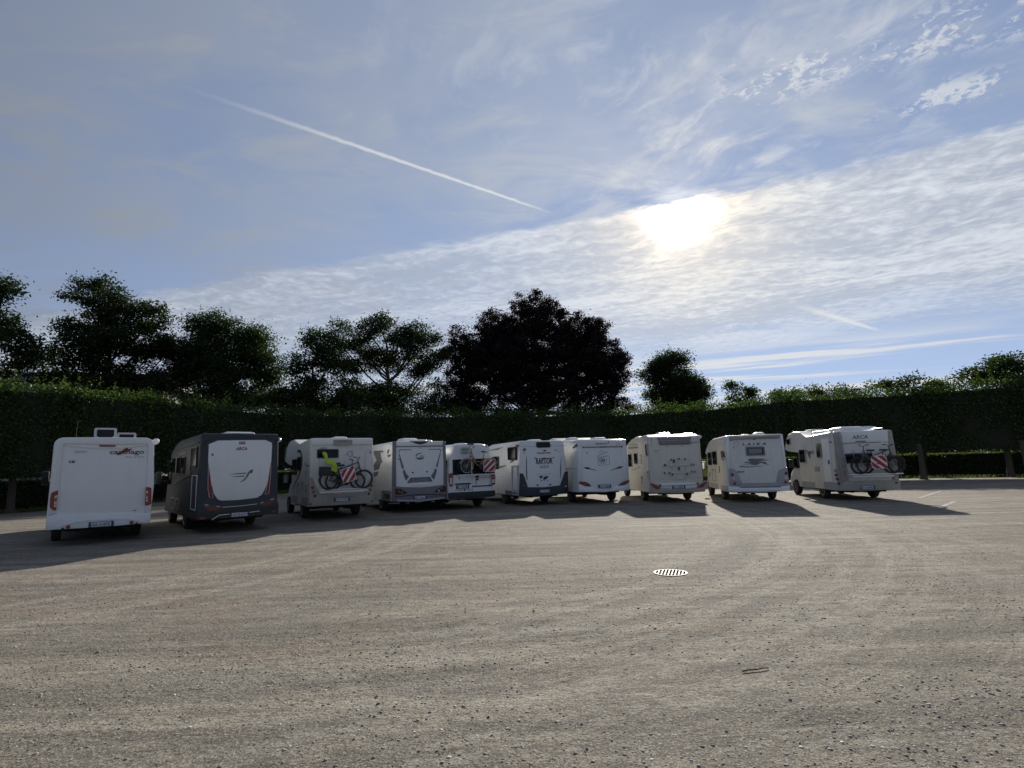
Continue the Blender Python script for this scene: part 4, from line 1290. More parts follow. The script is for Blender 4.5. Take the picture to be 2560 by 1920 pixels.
# ----------------------------------------------------------------- 3: overcab motorhome with bikes and a yellow jacket
def motorhome_overcab():
    v = Vehicle('motorhome', 'white overcab motorhome with beige bumper, rear window and bicycles under a yellow jacket', 'motorhome', (-6.18, 20.61), 30.2, 2.88, 0.51,
                [(530, 175), (1605, 175), (505, 1365), (1610, 1290)])
    v.wheels(1.75, 4.95)
    v.body([(0.0, 2.88, 0.50), (0.6, 2.87, 0.50), (2.4, 2.78, 0.50), (2.9, 2.86, 0.50), (3.55, 2.99, 0.50), (3.6, 3.0, 1.95), (4.4, 2.99, 2.0), (5.0, 2.88, 2.08), (5.35, 2.62, 2.16), (5.5, 2.4, 2.2)], 'dull', rr=0.05, rt=0.07)
    v.cab(3.6, 'white')
    v.chassis(0.1, 5.3)
    v.panel('top_valance', [(536, 190), (1600, 186), (1588, 284), (548, 294)], 'white_b', 0.035, bevel=0.008)
    v.panel('valance_badge', [(922, 204), (1248, 206), (1244, 282), (1204, 308), (960, 312), (915, 290)], 'beige', 0.045, r=0.03)
    v.line('valance_line', [(1010, 235), (1155, 232)], 'midgrey', 0.03, 0.05)
    w = v.panel('window', [(640, 372), (1012, 368), (1010, 518), (642, 526)], 'black', 0.028, r=0.03)
    v.panel('pane', [(655, 386), (998, 382), (996, 506), (657, 513)], 'glass', 0.034, w, r=0.02)
    v.panel('window_cap', [(680, 340), (815, 338), (812, 360), (683, 362)], 'lightgrey', 0.03, r=0.01)
    x, z = v.q(1212, 452)
    MB().circle((x, -.008, z), 0.095, 0.012, 24, 5).build('emblem', M['decal_pale'], v.root)
    v.line('emblem', [(1245, 392), (1240, 500)], 'decal_pale', 0.022)
    v.line('emblem', [(1118, 463), (1205, 463)], 'decal_pale', 0.010)
    v.text('fleet_number', '5', (1545, 402, 1568, 440), 'decal_dark', bold=0.04)
    v.line('locker_seam', [(680, 528), (682, 880), (692, 1135)], 'decal_pale', 0.012, 0.007)
    v.line('locker_seam', [(1520, 390), (1468, 430), (1468, 1100)], 'decal_pale', 0.012, 0.007)
    b = v.panel('bumper', [(514, 862), (560, 856), (600, 950), (690, 1140), (1000, 1138), (1468, 1108), (1500, 1010), (1560, 880), (1606, 850), (1611, 1288), (506, 1362)], 'beige', 0.05, bevel=0.012)
    v.line('plate_recess', [(905, 1200), (1180, 1184), (1290, 1180), (1280, 1255)], 'midgrey', 0.012, 0.056)
    for c, m in (((565, 1037), 'red'), ((583, 1108), 'orange'), ((610, 1178), 'red'), ((1572, 992), 'red'), ((1553, 1063), 'orange'), ((1527, 1133), 'red')):
        v.disc('tail_light', c, 0.052, m, 0.066, ring='midgrey')
    v.disc('reflector', (538, 1318), 0.035, 'darkred', 0.062)
    v.disc('reflector', (1580, 1255), 0.035, 'darkred', 0.062)
    v.plate((940, 1205, 1200, 1265), 'DJ 317GZ')
    rk = MB()
    for zpx, yy in ((1078, -.18), (1112, -.36)):
        a, bq = v.q(660, zpx), v.q(1470, zpx - 25)
        rk.box(a[0], bq[0], yy - .03, yy + .03, a[1] - .02, a[1] + .02)
    for xp in (800, 1330):
        a, bq = v.q(xp, 560), v.q(xp, 1100)
        rk.tube([(a[0], -.0, a[1]), (a[0], -.07, a[1] - .03), (bq[0], -.10, bq[1]), (bq[0], -.42, bq[1])], .016, 7)
    rk.build('bike_rack', M['alu'], v.root)
    v.roof_box('roof_vent', -0.1, 0.42, 1.0, 1.6, 2.87, 0.12)
    v.window(2.45, 1.60, 3.50, 2.20, frame='black')
    v.window(1.62, 1.76, 2.30, 2.27, frame='black')
    v.window(1.0, 1.5, 2.2, 2.2, sgn=1)
    v.side('dark_swoosh', [(2.55, 2.46), (2.2, 2.56), (1.8, 2.50), (1.45, 2.25), (1.5, 1.9), (2.0, 1.55), (3.3, 1.05), (2.0, 1.62), (1.62, 1.95), (1.62, 2.3), (1.95, 2.46)], 'decal_dark', 0.007)
    v.side('alcove_trim', [(5.55, 2.2), (5.3, 2.2), (5.2, 2.75), (5.3, 2.75)], 'midgrey', 0.007)
    v.side('fridge_vent', rect(0.36, 1.56, 0.58, 1.77), 'lightgrey')
    v.side('fridge_vent', rect(0.36, 0.99, 0.62, 1.25), 'lightgrey')
    v.hatch_door(1.87, 0.97, 2.35, 1.28)
    v.hatch_door(1.10, 1.06, 1.40, 1.36)
    v.side('lettering', [(0.10, 1.93), (0.55, 1.90), (0.75, 1.95), (0.78, 2.05), (0.70, 1.94), (0.5, 1.94), (0.12, 1.95)], 'decal_grey', 0.006)
    v.side('skirt', [(0.06, .50), (1.30, .50), (1.30, .80), (0.06, .80)], 'lightgrey', 0.010)
    v.side('skirt', [(2.20, .50), (3.45, .50), (3.45, .80), (2.20, .80)], 'lightgrey', 0.010)
    return v


# ----------------------------------------------------------------- 4: white motorhome with grey corner pillars
def motorhome_pillars():
    v = Vehicle('motorhome', 'white motorhome with grey corner pillars and a swept grey line graphic', 'motorhome', (-3.77, 22.84), 28.2, 2.78, 0.47,
                [(375, 150), (1275, 155), (395, 1125), (1270, 1085)])
    v.wheels(1.85, 5.3)
    v.body([(0.0, 2.78, 0.46), (3.2, 2.76, 0.46), (4.1, 2.68, 0.46), (4.15, 2.66, 1.95), (4.9, 2.5, 2.0), (5.4, 2.25, 2.05)], 'white', rr=0.05, rt=0.08)
    v.cab(4.15, 'white')
    v.chassis(0.1, 5.6)
    for pts in ([(377, 158), (400, 150), (435, 152), (440, 500), (458, 895), (425, 905), (398, 1118)], [(1226, 158), (1262, 156), (1273, 170), (1270, 500), (1265, 865), (1225, 872), (1236, 500)]):
        v.panel('corner_pillar', pts, 'midgrey', 0.05, bevel=0.012)
    v.panel('spoiler', [(438, 155), (1226, 160), (1226, 228), (440, 230)], 'white_b', 0.03, bevel=0.006)
    v.panel('spoiler_notch', [(668, 152), (992, 153), (925, 192), (850, 210), (775, 195)], 'grey', 0.036)
    v.line('spoiler_seam', [(440, 241), (1226, 240)], 'midgrey', 0.03, 0.022)
    v.panel('panel_line', [(488, 345), (492, 308), (512, 288), (702, 289), (702, 300), (516, 302), (502, 318), (498, 345)], 'decal_grey')
    v.panel('panel_line', [(985, 289), (1178, 286), (1194, 306), (1190, 342), (1180, 342), (1182, 316), (1172, 298), (985, 299)], 'decal_grey')
    v.panel('swept_stripe', [(490, 360), (504, 360), (545, 490), (580, 588), (566, 620), (544, 598), (515, 490)], 'decal_grey')
    v.panel('swept_stripe', [(1188, 360), (1174, 362), (1140, 480), (1104, 575), (1132, 598), (1158, 480)], 'decal_grey')
    v.panel('swept_stripe', [(590, 620), (620, 690), (668, 740), (620, 806), (590, 750), (563, 652)], 'decal_grey')
    v.panel('swept_stripe', [(1098, 605), (1062, 680), (1022, 735), (1070, 796), (1095, 740), (1122, 640)], 'decal_grey')
    t = v.panel('name_board', [(690, 756), (1012, 746), (1050, 822), (634, 841)], 'decal_grey')
    v.text('lettering', 'G-LINE', (716, 780, 970, 818), 'decal_pale', 0.012, bold=0.01, spacing=1.15)
    v.panel('handle', [(715, 853), (975, 848), (972, 876), (716, 884)], 'white_b', 0.03, r=0.01)
    v.panel('round_emblem', [(768, 412), (774, 385), (798, 363), (876, 347), (872, 361), (806, 378), (790, 398), (788, 412)], 'decal_grey')
    v.panel('round_emblem', [(834, 398), (926, 401), (918, 412), (842, 410)], 'decal_grey')
    v.panel('round_emblem', [(772, 430), (916, 426), (902, 450), (875, 462), (845, 467), (812, 462), (790, 450)], 'decal_grey')
    v.disc('latch', (728, 675), 0.035, 'decal_dark', 0.012)
    v.disc('latch', (958, 663), 0.035, 'decal_dark', 0.012)
    v.text('fleet_number', '9', (480, 440, 502, 472), 'decal_dark', bold=0.04)
    v.text('badge_lettering', 'GL', (832, 258, 868, 274), 'decal_dark')
    v.panel('bumper', [(398, 905), (460, 893), (640, 905), (850, 910), (1050, 895), (1225, 872), (1268, 852), (1270, 1080), (1000, 1105), (398, 1120)], 'midgrey', 0.06, bevel=0.014)
    v.line('bumper_crease', [(440, 1055), (720, 1026), (980, 1016), (1255, 1032)], 'black', 0.03, 0.066)
    v.panel('lower_lip', [(480, 1095), (850, 1098), (1220, 1062), (1222, 1085), (850, 1128), (476, 1122)], 'lightgrey', 0.068)
    for pts, lamps in (([(432, 922), (530, 930), (642, 990), (580, 1016), (440, 1026)], ((462, 962, 'darkred'), (503, 975, 'orange'), (548, 988, 'orange'))),
                       ([(1256, 880), (1256, 982), (1060, 988), (1112, 940), (1190, 900)], ((1228, 908, 'darkred'), (1186, 928, 'orange'), (1138, 965, 'clear')))):
        o = v.panel('tail_light', pts, 'black', 0.068)
        for (x, y, m) in lamps:
            v.disc('lamp', (x, y), 0.048, m, 0.078, o)
    v.plate((750, 1045, 925, 1085), 'EB 133LA')
    v.roof_box('roof_vent', -0.34, 0.36, 1.2, 2.0, 2.77, 0.20)
    v.roof_box('roof_vent', -0.18, 0.45, 0.35, 0.85, 2.77, 0.10)
    v.roof_box('solar_panel', 0.5, 1.0, 1.2, 2.4, 2.77, 0.12)
    v.side('angular_graphic', [(2.7, 2.50), (1.35, 2.47), (1.30, 2.41), (1.75, 2.40), (1.62, 2.2), (1.38, 2.0), (1.62, 1.98), (1.9, 1.72), (2.6, 1.66), (2.7, 1.9), (2.2, 2.1), (2.7, 2.4)], 'decal_grey', 0.007)
    v.side('angular_graphic', [(2.7, 1.58), (1.95, 1.62), (2.15, 1.46), (2.7, 1.40)], 'decal_grey', 0.007)
    v.side('round_emblem', [(0.62, 2.33), (0.55, 2.47), (0.35, 2.49), (0.45, 2.43), (0.5, 2.33)], 'decal_grey', 0.007)
    v.side('round_emblem', [(0.60, 2.28), (0.18, 2.28), (0.28, 2.20), (0.42, 2.18), (0.55, 2.21)], 'decal_grey', 0.007)
    o = v.window(0.17, 0.51, 0.98, 0.80, r=.03)
    v.side('skirt', [(0.06, .46), (1.40, .46), (1.40, .86), (0.06, .86)], 'midgrey', 0.005)
    v.window(2.9, 1.6, 3.8, 2.2)
    v.window(1.0, 1.5, 2.2, 2.2, sgn=1)
    return v


# ----------------------------------------------------------------- 5: panel van conversion
def panel_van():
    v = Vehicle('camper_van', 'white panel camper van with dark rear glass and a yellow bicycle', 'camper van', (-1.79, 23.77), 28.5, 2.67, 0.46,
                [(1385, 180), (1945, 185), (1300, 1080), (2050, 1050)], w=2.05, wt=1.60)
    v.wheels(1.35, 5.0, track=0.98)
    hts = [0.80]
    def sec(y, zt, k=1.0, zb=.42, t=.80):
        L = []
        for (hx, z) in ((0.0, zt), (t * .62, zt - .012), (t * .88, zt - .06), (t, zt - .18), (.90, zt - .62), (1.0, 1.35), (1.025, .95), (1.02, zb + .08), (.96, zb), (0.0, zb)):
            L.append((hx * k, y, z))
        return [(x, y_, z) for x, y_, z in L] + [(-x, y_, z) for x, y_, z in reversed(L[1:-1])]
    secs = [sec(0.0, 2.61, .955, .50), sec(0.03, 2.645, .98, .46), sec(0.09, 2.67), sec(3.6, 2.67), sec(4.1, 2.62), sec(4.5, 2.3, .99), sec(5.25, 1.40, .97), sec(5.75, 1.15, .94), sec(5.95, .95, .85, .45)]
    # keep the bonnet sections ordered from roof to sill
    secs = [[(x, y, min(z, max(p[2] for p in s))) for (x, y, z) in s] for s in secs]
    fixed = []
    for s in secs:
        zt = max(p[2] for p in s)
        if zt < 2.2:
            y = s[0][1]
            k = max(p[0] for p in s)
            a = [(0, y, zt), (k * .6, y, zt - .01), (k * .82, y, zt - .04), (k * .92, y, zt - .09), (k * .97, y, zt - .16), (k, y, zt - .24), (k, y, zt - .34), (k, y, .52), (k * .95, y, .42), (0, y, .42)]
            s = a + [(-x, yy, z) for x, yy, z in reversed(a[1:-1])]
        fixed.append(s)
    o = MB().loft(fixed).build('body', M['white'], v.root, smooth=40)
    cut(o, v.cutter(), M['well'])
    v.chassis(0.1, 5.0)
    v.panel('rear_door', [(1392, 214), (1668, 212), (1690, 965), (1378, 975)], 'white_b', 0.02, r=0.04)
    v.panel('rear_door', [(1676, 212), (1940, 212), (1985, 430), (2004, 955), (1698, 964)], 'white_b', 0.02, r=0.04)
    v.panel('rear_glass', [(1374, 436), (1664, 430), (1674, 682), (1378, 688)], 'glass', 0.026, r=0.03)
    v.panel('rear_glass', [(1686, 430), (1998, 424), (2010, 672), (1694, 682)], 'glass', 0.026, r=0.03)
    v.panel('brake_light', [(1624, 180), (1716, 181), (1714, 203), (1627, 203)], 'darkred', 0.03)
    for pts, (a, b) in (([(1318, 662), (1376, 650), (1372, 868), (1322, 882), (1310, 760)], (735, 840)), ([(1996, 645), (2052, 632), (2066, 740), (2060, 858), (2006, 866)], (770, 830))):
        t = v.panel('tail_light', pts, 'red', 0.04, r=0.03)
        xs = [p[0] for p in pts]
        x0, x1 = min(xs) + 10, max(xs) - 12
        v.panel('lens', [(x0, a), (x1, a - 4), (x1 - 2, b - 4), (x0 + 2, b)], 'clear', 0.046, t, r=.01)
    v.panel('handle_bar', [(1404, 826), (1660, 820), (1660, 843), (1406, 848)], 'black', 0.05)
    v.panel('lower_bar', [(1692, 872), (2010, 860), (2010, 880), (1694, 890)], 'black', 0.04)
    v.panel('bumper', [(1300, 985), (1376, 976), (1690, 968), (2006, 956), (2050, 950), (2050, 1048), (1680, 1072), (1302, 1080)], 'black', 0.12, bevel=0.02)
    v.panel('lock_plate', [(1742, 705), (1792, 700), (1792, 738), (1744, 742)], 'black', 0.04)
    v.panel('lock_plate', [(1742, 752), (1790, 748), (1788, 778), (1756, 784)], 'black', 0.04)
    v.line('door_seam', [(1750, 784), (1752, 862)], 'black', 0.02, 0.03)
    v.line('door_seam', [(1975, 690), (1982, 840), (1960, 862)], 'black', 0.02, 0.03)
    v.panel('emblem', [(1468, 722), (1484, 728), (1482, 745), (1492, 760), (1470, 764), (1476, 746), (1464, 738)], 'decal_grey', 0.026)
    v.text('lettering', 'Randger', (1404, 928, 1545, 950), 'decal_grey', 0.026)
    v.disc('round_mark', (1567, 936), 0.042, 'decal_dark', 0.026)
    v.text('lettering', 'VAN', (1602, 920, 1690, 946), 'decal_dark', 0.026)
    v.text('fleet_number', '6', (1908, 222, 1926, 248), 'decal_dark', 0.026, bold=0.04)
    v.plate((1435, 865, 1625, 905), 'FY 320XM')
    rk = MB()
    a, b = v.q(1430, 690), v.q(2060, 672)
    for yy in (-.16, -.30):
        rk.box(a[0], b[0], yy - .025, yy + .025, a[1] - .02, a[1] + .02)
    for xp in (1668, 1900):
        t, u = v.q(xp, 460), v.q(xp, 690)
        rk.tube([(t[0], -.02, t[1]), (t[0], -.09, t[1]), (u[0], -.10, u[1]), (u[0], -.33, u[1])], .016, 7)
    a, b = v.q(1720, 745), v.q(2060, 725)
    rk.tube([(a[0], -.12, a[1]), (b[0] + .05, -.12, b[1])], .012, 6)
    rk.build('bike_rack', M['alu'], v.root)
    v.roof_box('roof_vent', 0.0, 0.45, 1.4, 1.9, 2.66, 0.08)
    for sx in (-1, 1):
        MB().prism(rpoly([(3.55, 1.4), (4.75, 1.4), (4.3, 2.05), (3.55, 2.05)], .05), sx * 1.012, sx * .90, axis='x').build('cab_window', M['glass'], v.root)
        MB().prism(rpoly([(0.35, 1.55), (1.3, 1.55), (1.3, 2.0), (0.35, 2.0)], .05), sx * 1.0, sx * .90, axis='x').build('window', M['glass'], v.root)
        m_ = MB().box(*sorted((sx * 1.10, sx * 1.28)), 4.45, 4.58, 1.40, 1.78).build('wing_mirror', M['black'], v.root, bevel=0.03)
        MB().tube([(sx * .98, 4.5, 1.48), (sx * 1.15, 4.52, 1.5)], .03, 6).build('mirror_arm', M['black'], m_)
    return v


# ----------------------------------------------------------------- 6: white motorhome with a dark wrap-around bumper
WORLD_MAP = [[(862, 650), (885, 645), (918, 642), (920, 658), (905, 672), (890, 690), (882, 676), (868, 662)], [(892, 696), (908, 704), (906, 718), (898, 730), (893, 712)],
             [(925, 690), (928, 668), (945, 656), (970, 650), (1000, 648), (992, 668), (985, 684), (968, 690), (952, 694), (946, 712), (936, 718), (932, 700)], [(972, 706), (988, 712), (1000, 726), (984, 722)]]


def motorhome_dark_bumper():
    v = Vehicle('motorhome', 'white motorhome with a dark grey U shaped rear bumper and black lettering', 'motorhome', (1.23, 24.66), 22.0, 2.74, 0.43,
                [(555, 125), (1215, 130), (585, 925), (1290, 905)], w=2.30, wt=2.10)
    v.wheels(2.02, 5.5)
    v.body([(0.0, 2.74, 0.43), (3.6, 2.72, 0.43), (4.3, 2.62, 0.43), (4.35, 2.6, 1.95), (5.1, 2.42, 2.0), (5.6, 2.2, 2.05)], 'white', rr=0.05, rt=0.10)
    v.cab(4.35, 'white')
    v.chassis(0.1, 5.8)
    v.panel('bumper', [(579, 602), (622, 606), (660, 690), (700, 802), (935, 806), (1172, 786), (1210, 680), (1238, 592), (1279, 587), (1288, 900), (930, 925), (585, 922)], 'grey', 0.06, bevel=0.012)
    v.line('bumper_crease', [(850, 838), (1020, 832)], 'black', 0.03, 0.066)
    for c, m in (((628, 690), 'darkred'), ((634, 742), 'darkred'), ((640, 778), 'orange'), ((655, 822), 'darkred'), ((1248, 690), 'darkred'), ((1250, 752), 'red'), ((1246, 798), 'clear'), ((1240, 838), 'darkred')):
        v.disc('tail_light', c, 0.046, m, 0.07)
    w = v.panel('window', [(803, 148), (1000, 149), (1018, 204), (1006, 232), (830, 234), (806, 214)], 'black', 0.024, r=0.02)
    v.panel('pane', [(814, 158), (992, 159), (1006, 204), (998, 222), (834, 224), (816, 210)], 'glass', 0.03, w)
    v.line('panel_seam', [(590, 213), (800, 213)], 'decal_pale', 0.014, 0.008)
    v.line('panel_seam', [(1020, 212), (1228, 210)], 'decal_pale', 0.014, 0.008)
    v.text('lettering', 'ROLLER TEAM', (820, 300, 1017, 323), 'decal_red', bold=0.03)
    v.panel('emblem', [(898, 268), (935, 266), (968, 275), (942, 285), (930, 299), (922, 284)], 'decal_red')
    v.text('lettering', 'RAPTOR', (806, 382, 1056, 470), 'decal_dark', bold=0.03)
    for (x, y) in ((812, 470), (838, 486), (872, 472), (926, 486), (958, 470), (1000, 476), (1046, 484)):
        v.panel('letter_spike', [(x - 6, 458), (x + 6, 458), (x + 1, y)], 'decal_dark', 0.012)
    v.panel('letter_wing', [(768, 374), (815, 384), (815, 394), (788, 390)], 'decal_dark')
    v.panel('letter_wing', [(1082, 372), (1045, 384), (1045, 394), (1066, 389)], 'decal_dark')
    v.line('small_lettering', [(866, 502), (1004, 500)], 'decal_grey', 0.020)
    v.line('small_lettering', [(870, 523), (1002, 521)], 'decal_grey', 0.024)
    v.line('small_lettering', [(870, 628), (920, 622), (985, 624)], 'decal_pale', 0.012)
    v.line('small_lettering', [(830, 617), (860, 616)], 'decal_pale', 0.018)
    v.line('small_lettering', [(1010, 614), (1038, 613)], 'decal_pale', 0.018)
    for pts in WORLD_MAP:
        v.panel('world_map', pts, 'decal_dark')
    v.panel('warning_diamond', [(605, 258), (633, 230), (664, 258), (634, 286)], 'decal_red')
    v.panel('warning_mark', [(620, 258), (633, 245), (648, 258), (634, 272)], 'decal_pale', 0.010)
    v.text('fleet_number', '1', (622, 296, 634, 318), 'decal_dark', bold=0.04)
    v.panel('bird_emblem', [(1072, 254), (1090, 260), (1112, 270), (1104, 278), (1084, 268)], 'decal_dark')
    v.text('small_lettering', 'camper', (1088, 288, 1178, 303), 'decal_pale')
    v.panel('grey_stripe', [(668, 330), (676, 420), (682, 540), (697, 700), (684, 690), (668, 580), (664, 430)], 'decal_grey')
    v.panel('grey_stripe', [(1182, 355), (1184, 560), (1182, 660), (1174, 692), (1168, 560), (1176, 420)], 'decal_grey')
    v.panel('latch', [(830, 768), (862, 766), (862, 782), (830, 784)], 'black', 0.02)
    v.panel('latch', [(1010, 764), (1042, 762), (1042, 777), (1010, 779)], 'black', 0.02)
    v.plate((870, 840, 1015, 880), 'FZ 731AP')
    v.roof_box('roof_vent', 0.0, 0.55, 1.2, 1.8, 2.73, 0.12)
    v.window(0.24, 1.94, 1.16, 2.50, frame='black')
    v.window(2.45, 1.56, 3.15, 2.13, frame='black')
    v.side('flash', [(4.0, 2.42), (2.6, 2.45), (1.85, 2.53), (2.6, 2.50)], 'decal_grey', 0.007)
    v.side('flash', [(3.6, 1.52), (2.3, 1.62), (1.55, 1.72), (2.4, 1.68), (3.6, 1.56)], 'decal_grey', 0.007)
    v.side('flash', [(0.98, 1.82), (0.65, 1.96), (0.55, 1.96)], 'decal_grey', 0.007)
    v.side('red_mark', [(0.30, 2.58), (0.03, 2.58), (0.03, 2.48), (0.18, 2.5)], 'decal_red', 0.006)
    v.hatch_door(0.08, 0.66, 0.76, 1.70, 'decal_pale')
    v.side('skirt', [(0.06, .43), (1.58, .43), (1.58, .62), (0.06, .62)], 'midgrey', 0.006)
    v.hatch_door(0.12, 0.46, 0.72, 0.60, 'decal_white')
    v.window(1.0, 1.5, 2.2, 2.2, sgn=1, frame='black')
    return v


# ----------------------------------------------------------------- 7: plain white motorhome with a clapperboard
def motorhome_clapper():
    v = Vehicle('motorhome', 'plain white motorhome with a film clapperboard drawing on its rear wall', 'motorhome', (3.81, 24.67), 12.0, 2.73, 0.52,
                [(1405, 110), (2120, 100), (1445, 865), (2175, 850)], w=2.30, wt=2.20)
    v.wheels(1.62, 5.4)
    v.body([(0.0, 2.73, 0.50), (1.0, 2.74, 0.48), (3.2, 2.86, 0.48), (4.3, 2.98, 0.48), (4.35, 2.98, 1.95), (4.9, 2.93, 2.0), (5.4, 2.7, 2.08), (5.7, 2.4, 2.15)], 'white', rr=0.07, rt=0.13)
    v.cab(4.35, 'white')
    v.chassis(0.1, 5.8)
    for pts in ([(1408, 130), (1478, 128), (1490, 500), (1500, 690), (1448, 712)], [(2068, 122), (2116, 118), (2160, 500), (2168, 705), (2098, 700), (2085, 500)]):
        v.panel('corner_trim', pts, 'white_b', 0.03, bevel=0.01)
    v.panel('spoiler', [(1410, 122), (2115, 112), (2120, 200), (2066, 212), (1486, 220), (1412, 210)], 'white_b', 0.04, bevel=0.012)
    v.line('spoiler_seam', [(1486, 228), (2068, 220)], 'midgrey', 0.028, 0.02)
    v.panel('brake_light', [(1735, 217), (1825, 215), (1824, 228), (1736, 230)], 'decal_dark', 0.03)
    v.panel('lamp_cap', [(1482, 212), (1498, 212), (1498, 234), (1482, 235)], 'black', 0.036)
    v.panel('lamp_cap', [(2054, 206), (2070, 205), (2071, 228), (2055, 229)], 'black', 0.036)
    v.text('lettering', 'Sunliving', (1672, 158, 1840, 192), 'decal_dark', 0.046, bold=0.02)
    v.panel('emblem', [(1845, 146), (1864, 142), (1868, 158), (1852, 176), (1845, 176), (1858, 158), (1846, 154)], 'decal_dark', 0.046)
    v.line('outline_emblem', [(1978, 190), (1982, 172), (1998, 162), (2020, 172), (2036, 190), (2010, 184), (1978, 190)], 'decal_pale', 0.014, 0.046)
    v.text('fleet_number', '4', (1541, 295, 1560, 320), 'decal_dark', bold=0.04)
    v.line('clapperboard', [(1708, 382), (1872, 350), (1886, 474), (1725, 496), (1708, 382)], 'decal_grey', 0.010)
    for k in range(4):
        x = 1722 + k * 36
        y = 384 - k * 8
        v.panel('clapper_check', [(x - 8, y + 7), (x - 2, y - 8), (x + 12, y - 11), (x + 6, y + 4)], 'decal_dark')
    for k in range(5):
        x = 1710 + k * 33
        y = 358 - k * 15
        v.panel('clapper_check', [(x - 7, y + 10), (x + 4, y + 4), (x + 6, y - 12), (x - 5, y - 7)], 'decal_dark')
    x, z = v.q(1762, 298)
    MB().circle((x, -.008, z), 0.075, 0.006, 20, 5).build('clapper_ring', M['decal_pale'], v.root)
    v.text('lettering', 'CIAK !', (1730, 392, 1842, 440), 'decal_dark', bold=0.02)
    v.text('lettering', 'si gira', (1752, 450, 1824, 472), 'decal_grey', bold=0.02)
    for pts, red in (([(1520, 522), (1590, 530), (1640, 545), (1702, 562), (1690, 567), (1612, 549), (1540, 541)], [(1502, 513), (1545, 513), (1598, 520), (1590, 529), (1522, 522)]),
                     ([(2070, 518), (2000, 528), (1950, 545), (1893, 562), (1905, 567), (1975, 548), (2055, 536)], [(2086, 506), (2040, 510), (1990, 518), (2000, 527), (2070, 517)])):
        v.panel('eyebrow_graphic', pts, 'decal_dark')
        v.panel('eyebrow_red', red, 'decal_red')
    for pts, inner in (([(1446, 718), (1530, 722), (1582, 745), (1622, 787), (1530, 781), (1450, 746)], [(1490, 735), (1560, 745), (1575, 768), (1520, 766)]),
                ([(2170, 708), (2092, 724), (2050, 748), (2010, 780), (2092, 776), (2166, 740)], [(2130, 728), (2070, 740), (2050, 762), (2110, 758)])):
        o = v.panel('tail_light', pts, 'darkred', 0.052)
        v.panel('lens', inner, 'red', 0.056, o)
    v.panel('bumper', [(1446, 752), (1530, 788), (1622, 792), (1690, 832), (1910, 832), (2004, 786), (2092, 782), (2172, 746), (2174, 846), (1810, 872), (1448, 862)], 'white_b', 0.06, bevel=0.014)
    v.plate((1730, 770, 1895, 808), 'GC 150KP')
    v.roof_box('roof_vent', -0.1, 0.48, 0.7, 1.3, 2.73, 0.11)
    v.roof_box('roof_vent', -0.76, -0.30, 2.3, 2.9, 2.80, 0.13)
    v.awning(0.3, 4.2, 2.66, 'white', 0.07)
    v.side('flash', [(0.1, 1.52), (1.9, 1.48), (3.6, 1.42), (1.9, 1.45)], 'decal_dark', 0.007)
    v.side('small_mark', [(0.08, 2.44), (0.6, 2.38), (0.5, 2.44), (0.08, 2.56)], 'decal_dark', 0.007)
    v.window(1.9, 1.5, 2.9, 2.1)
    v.window(1.0, 1.5, 2.2, 2.2, sgn=1)
    return v


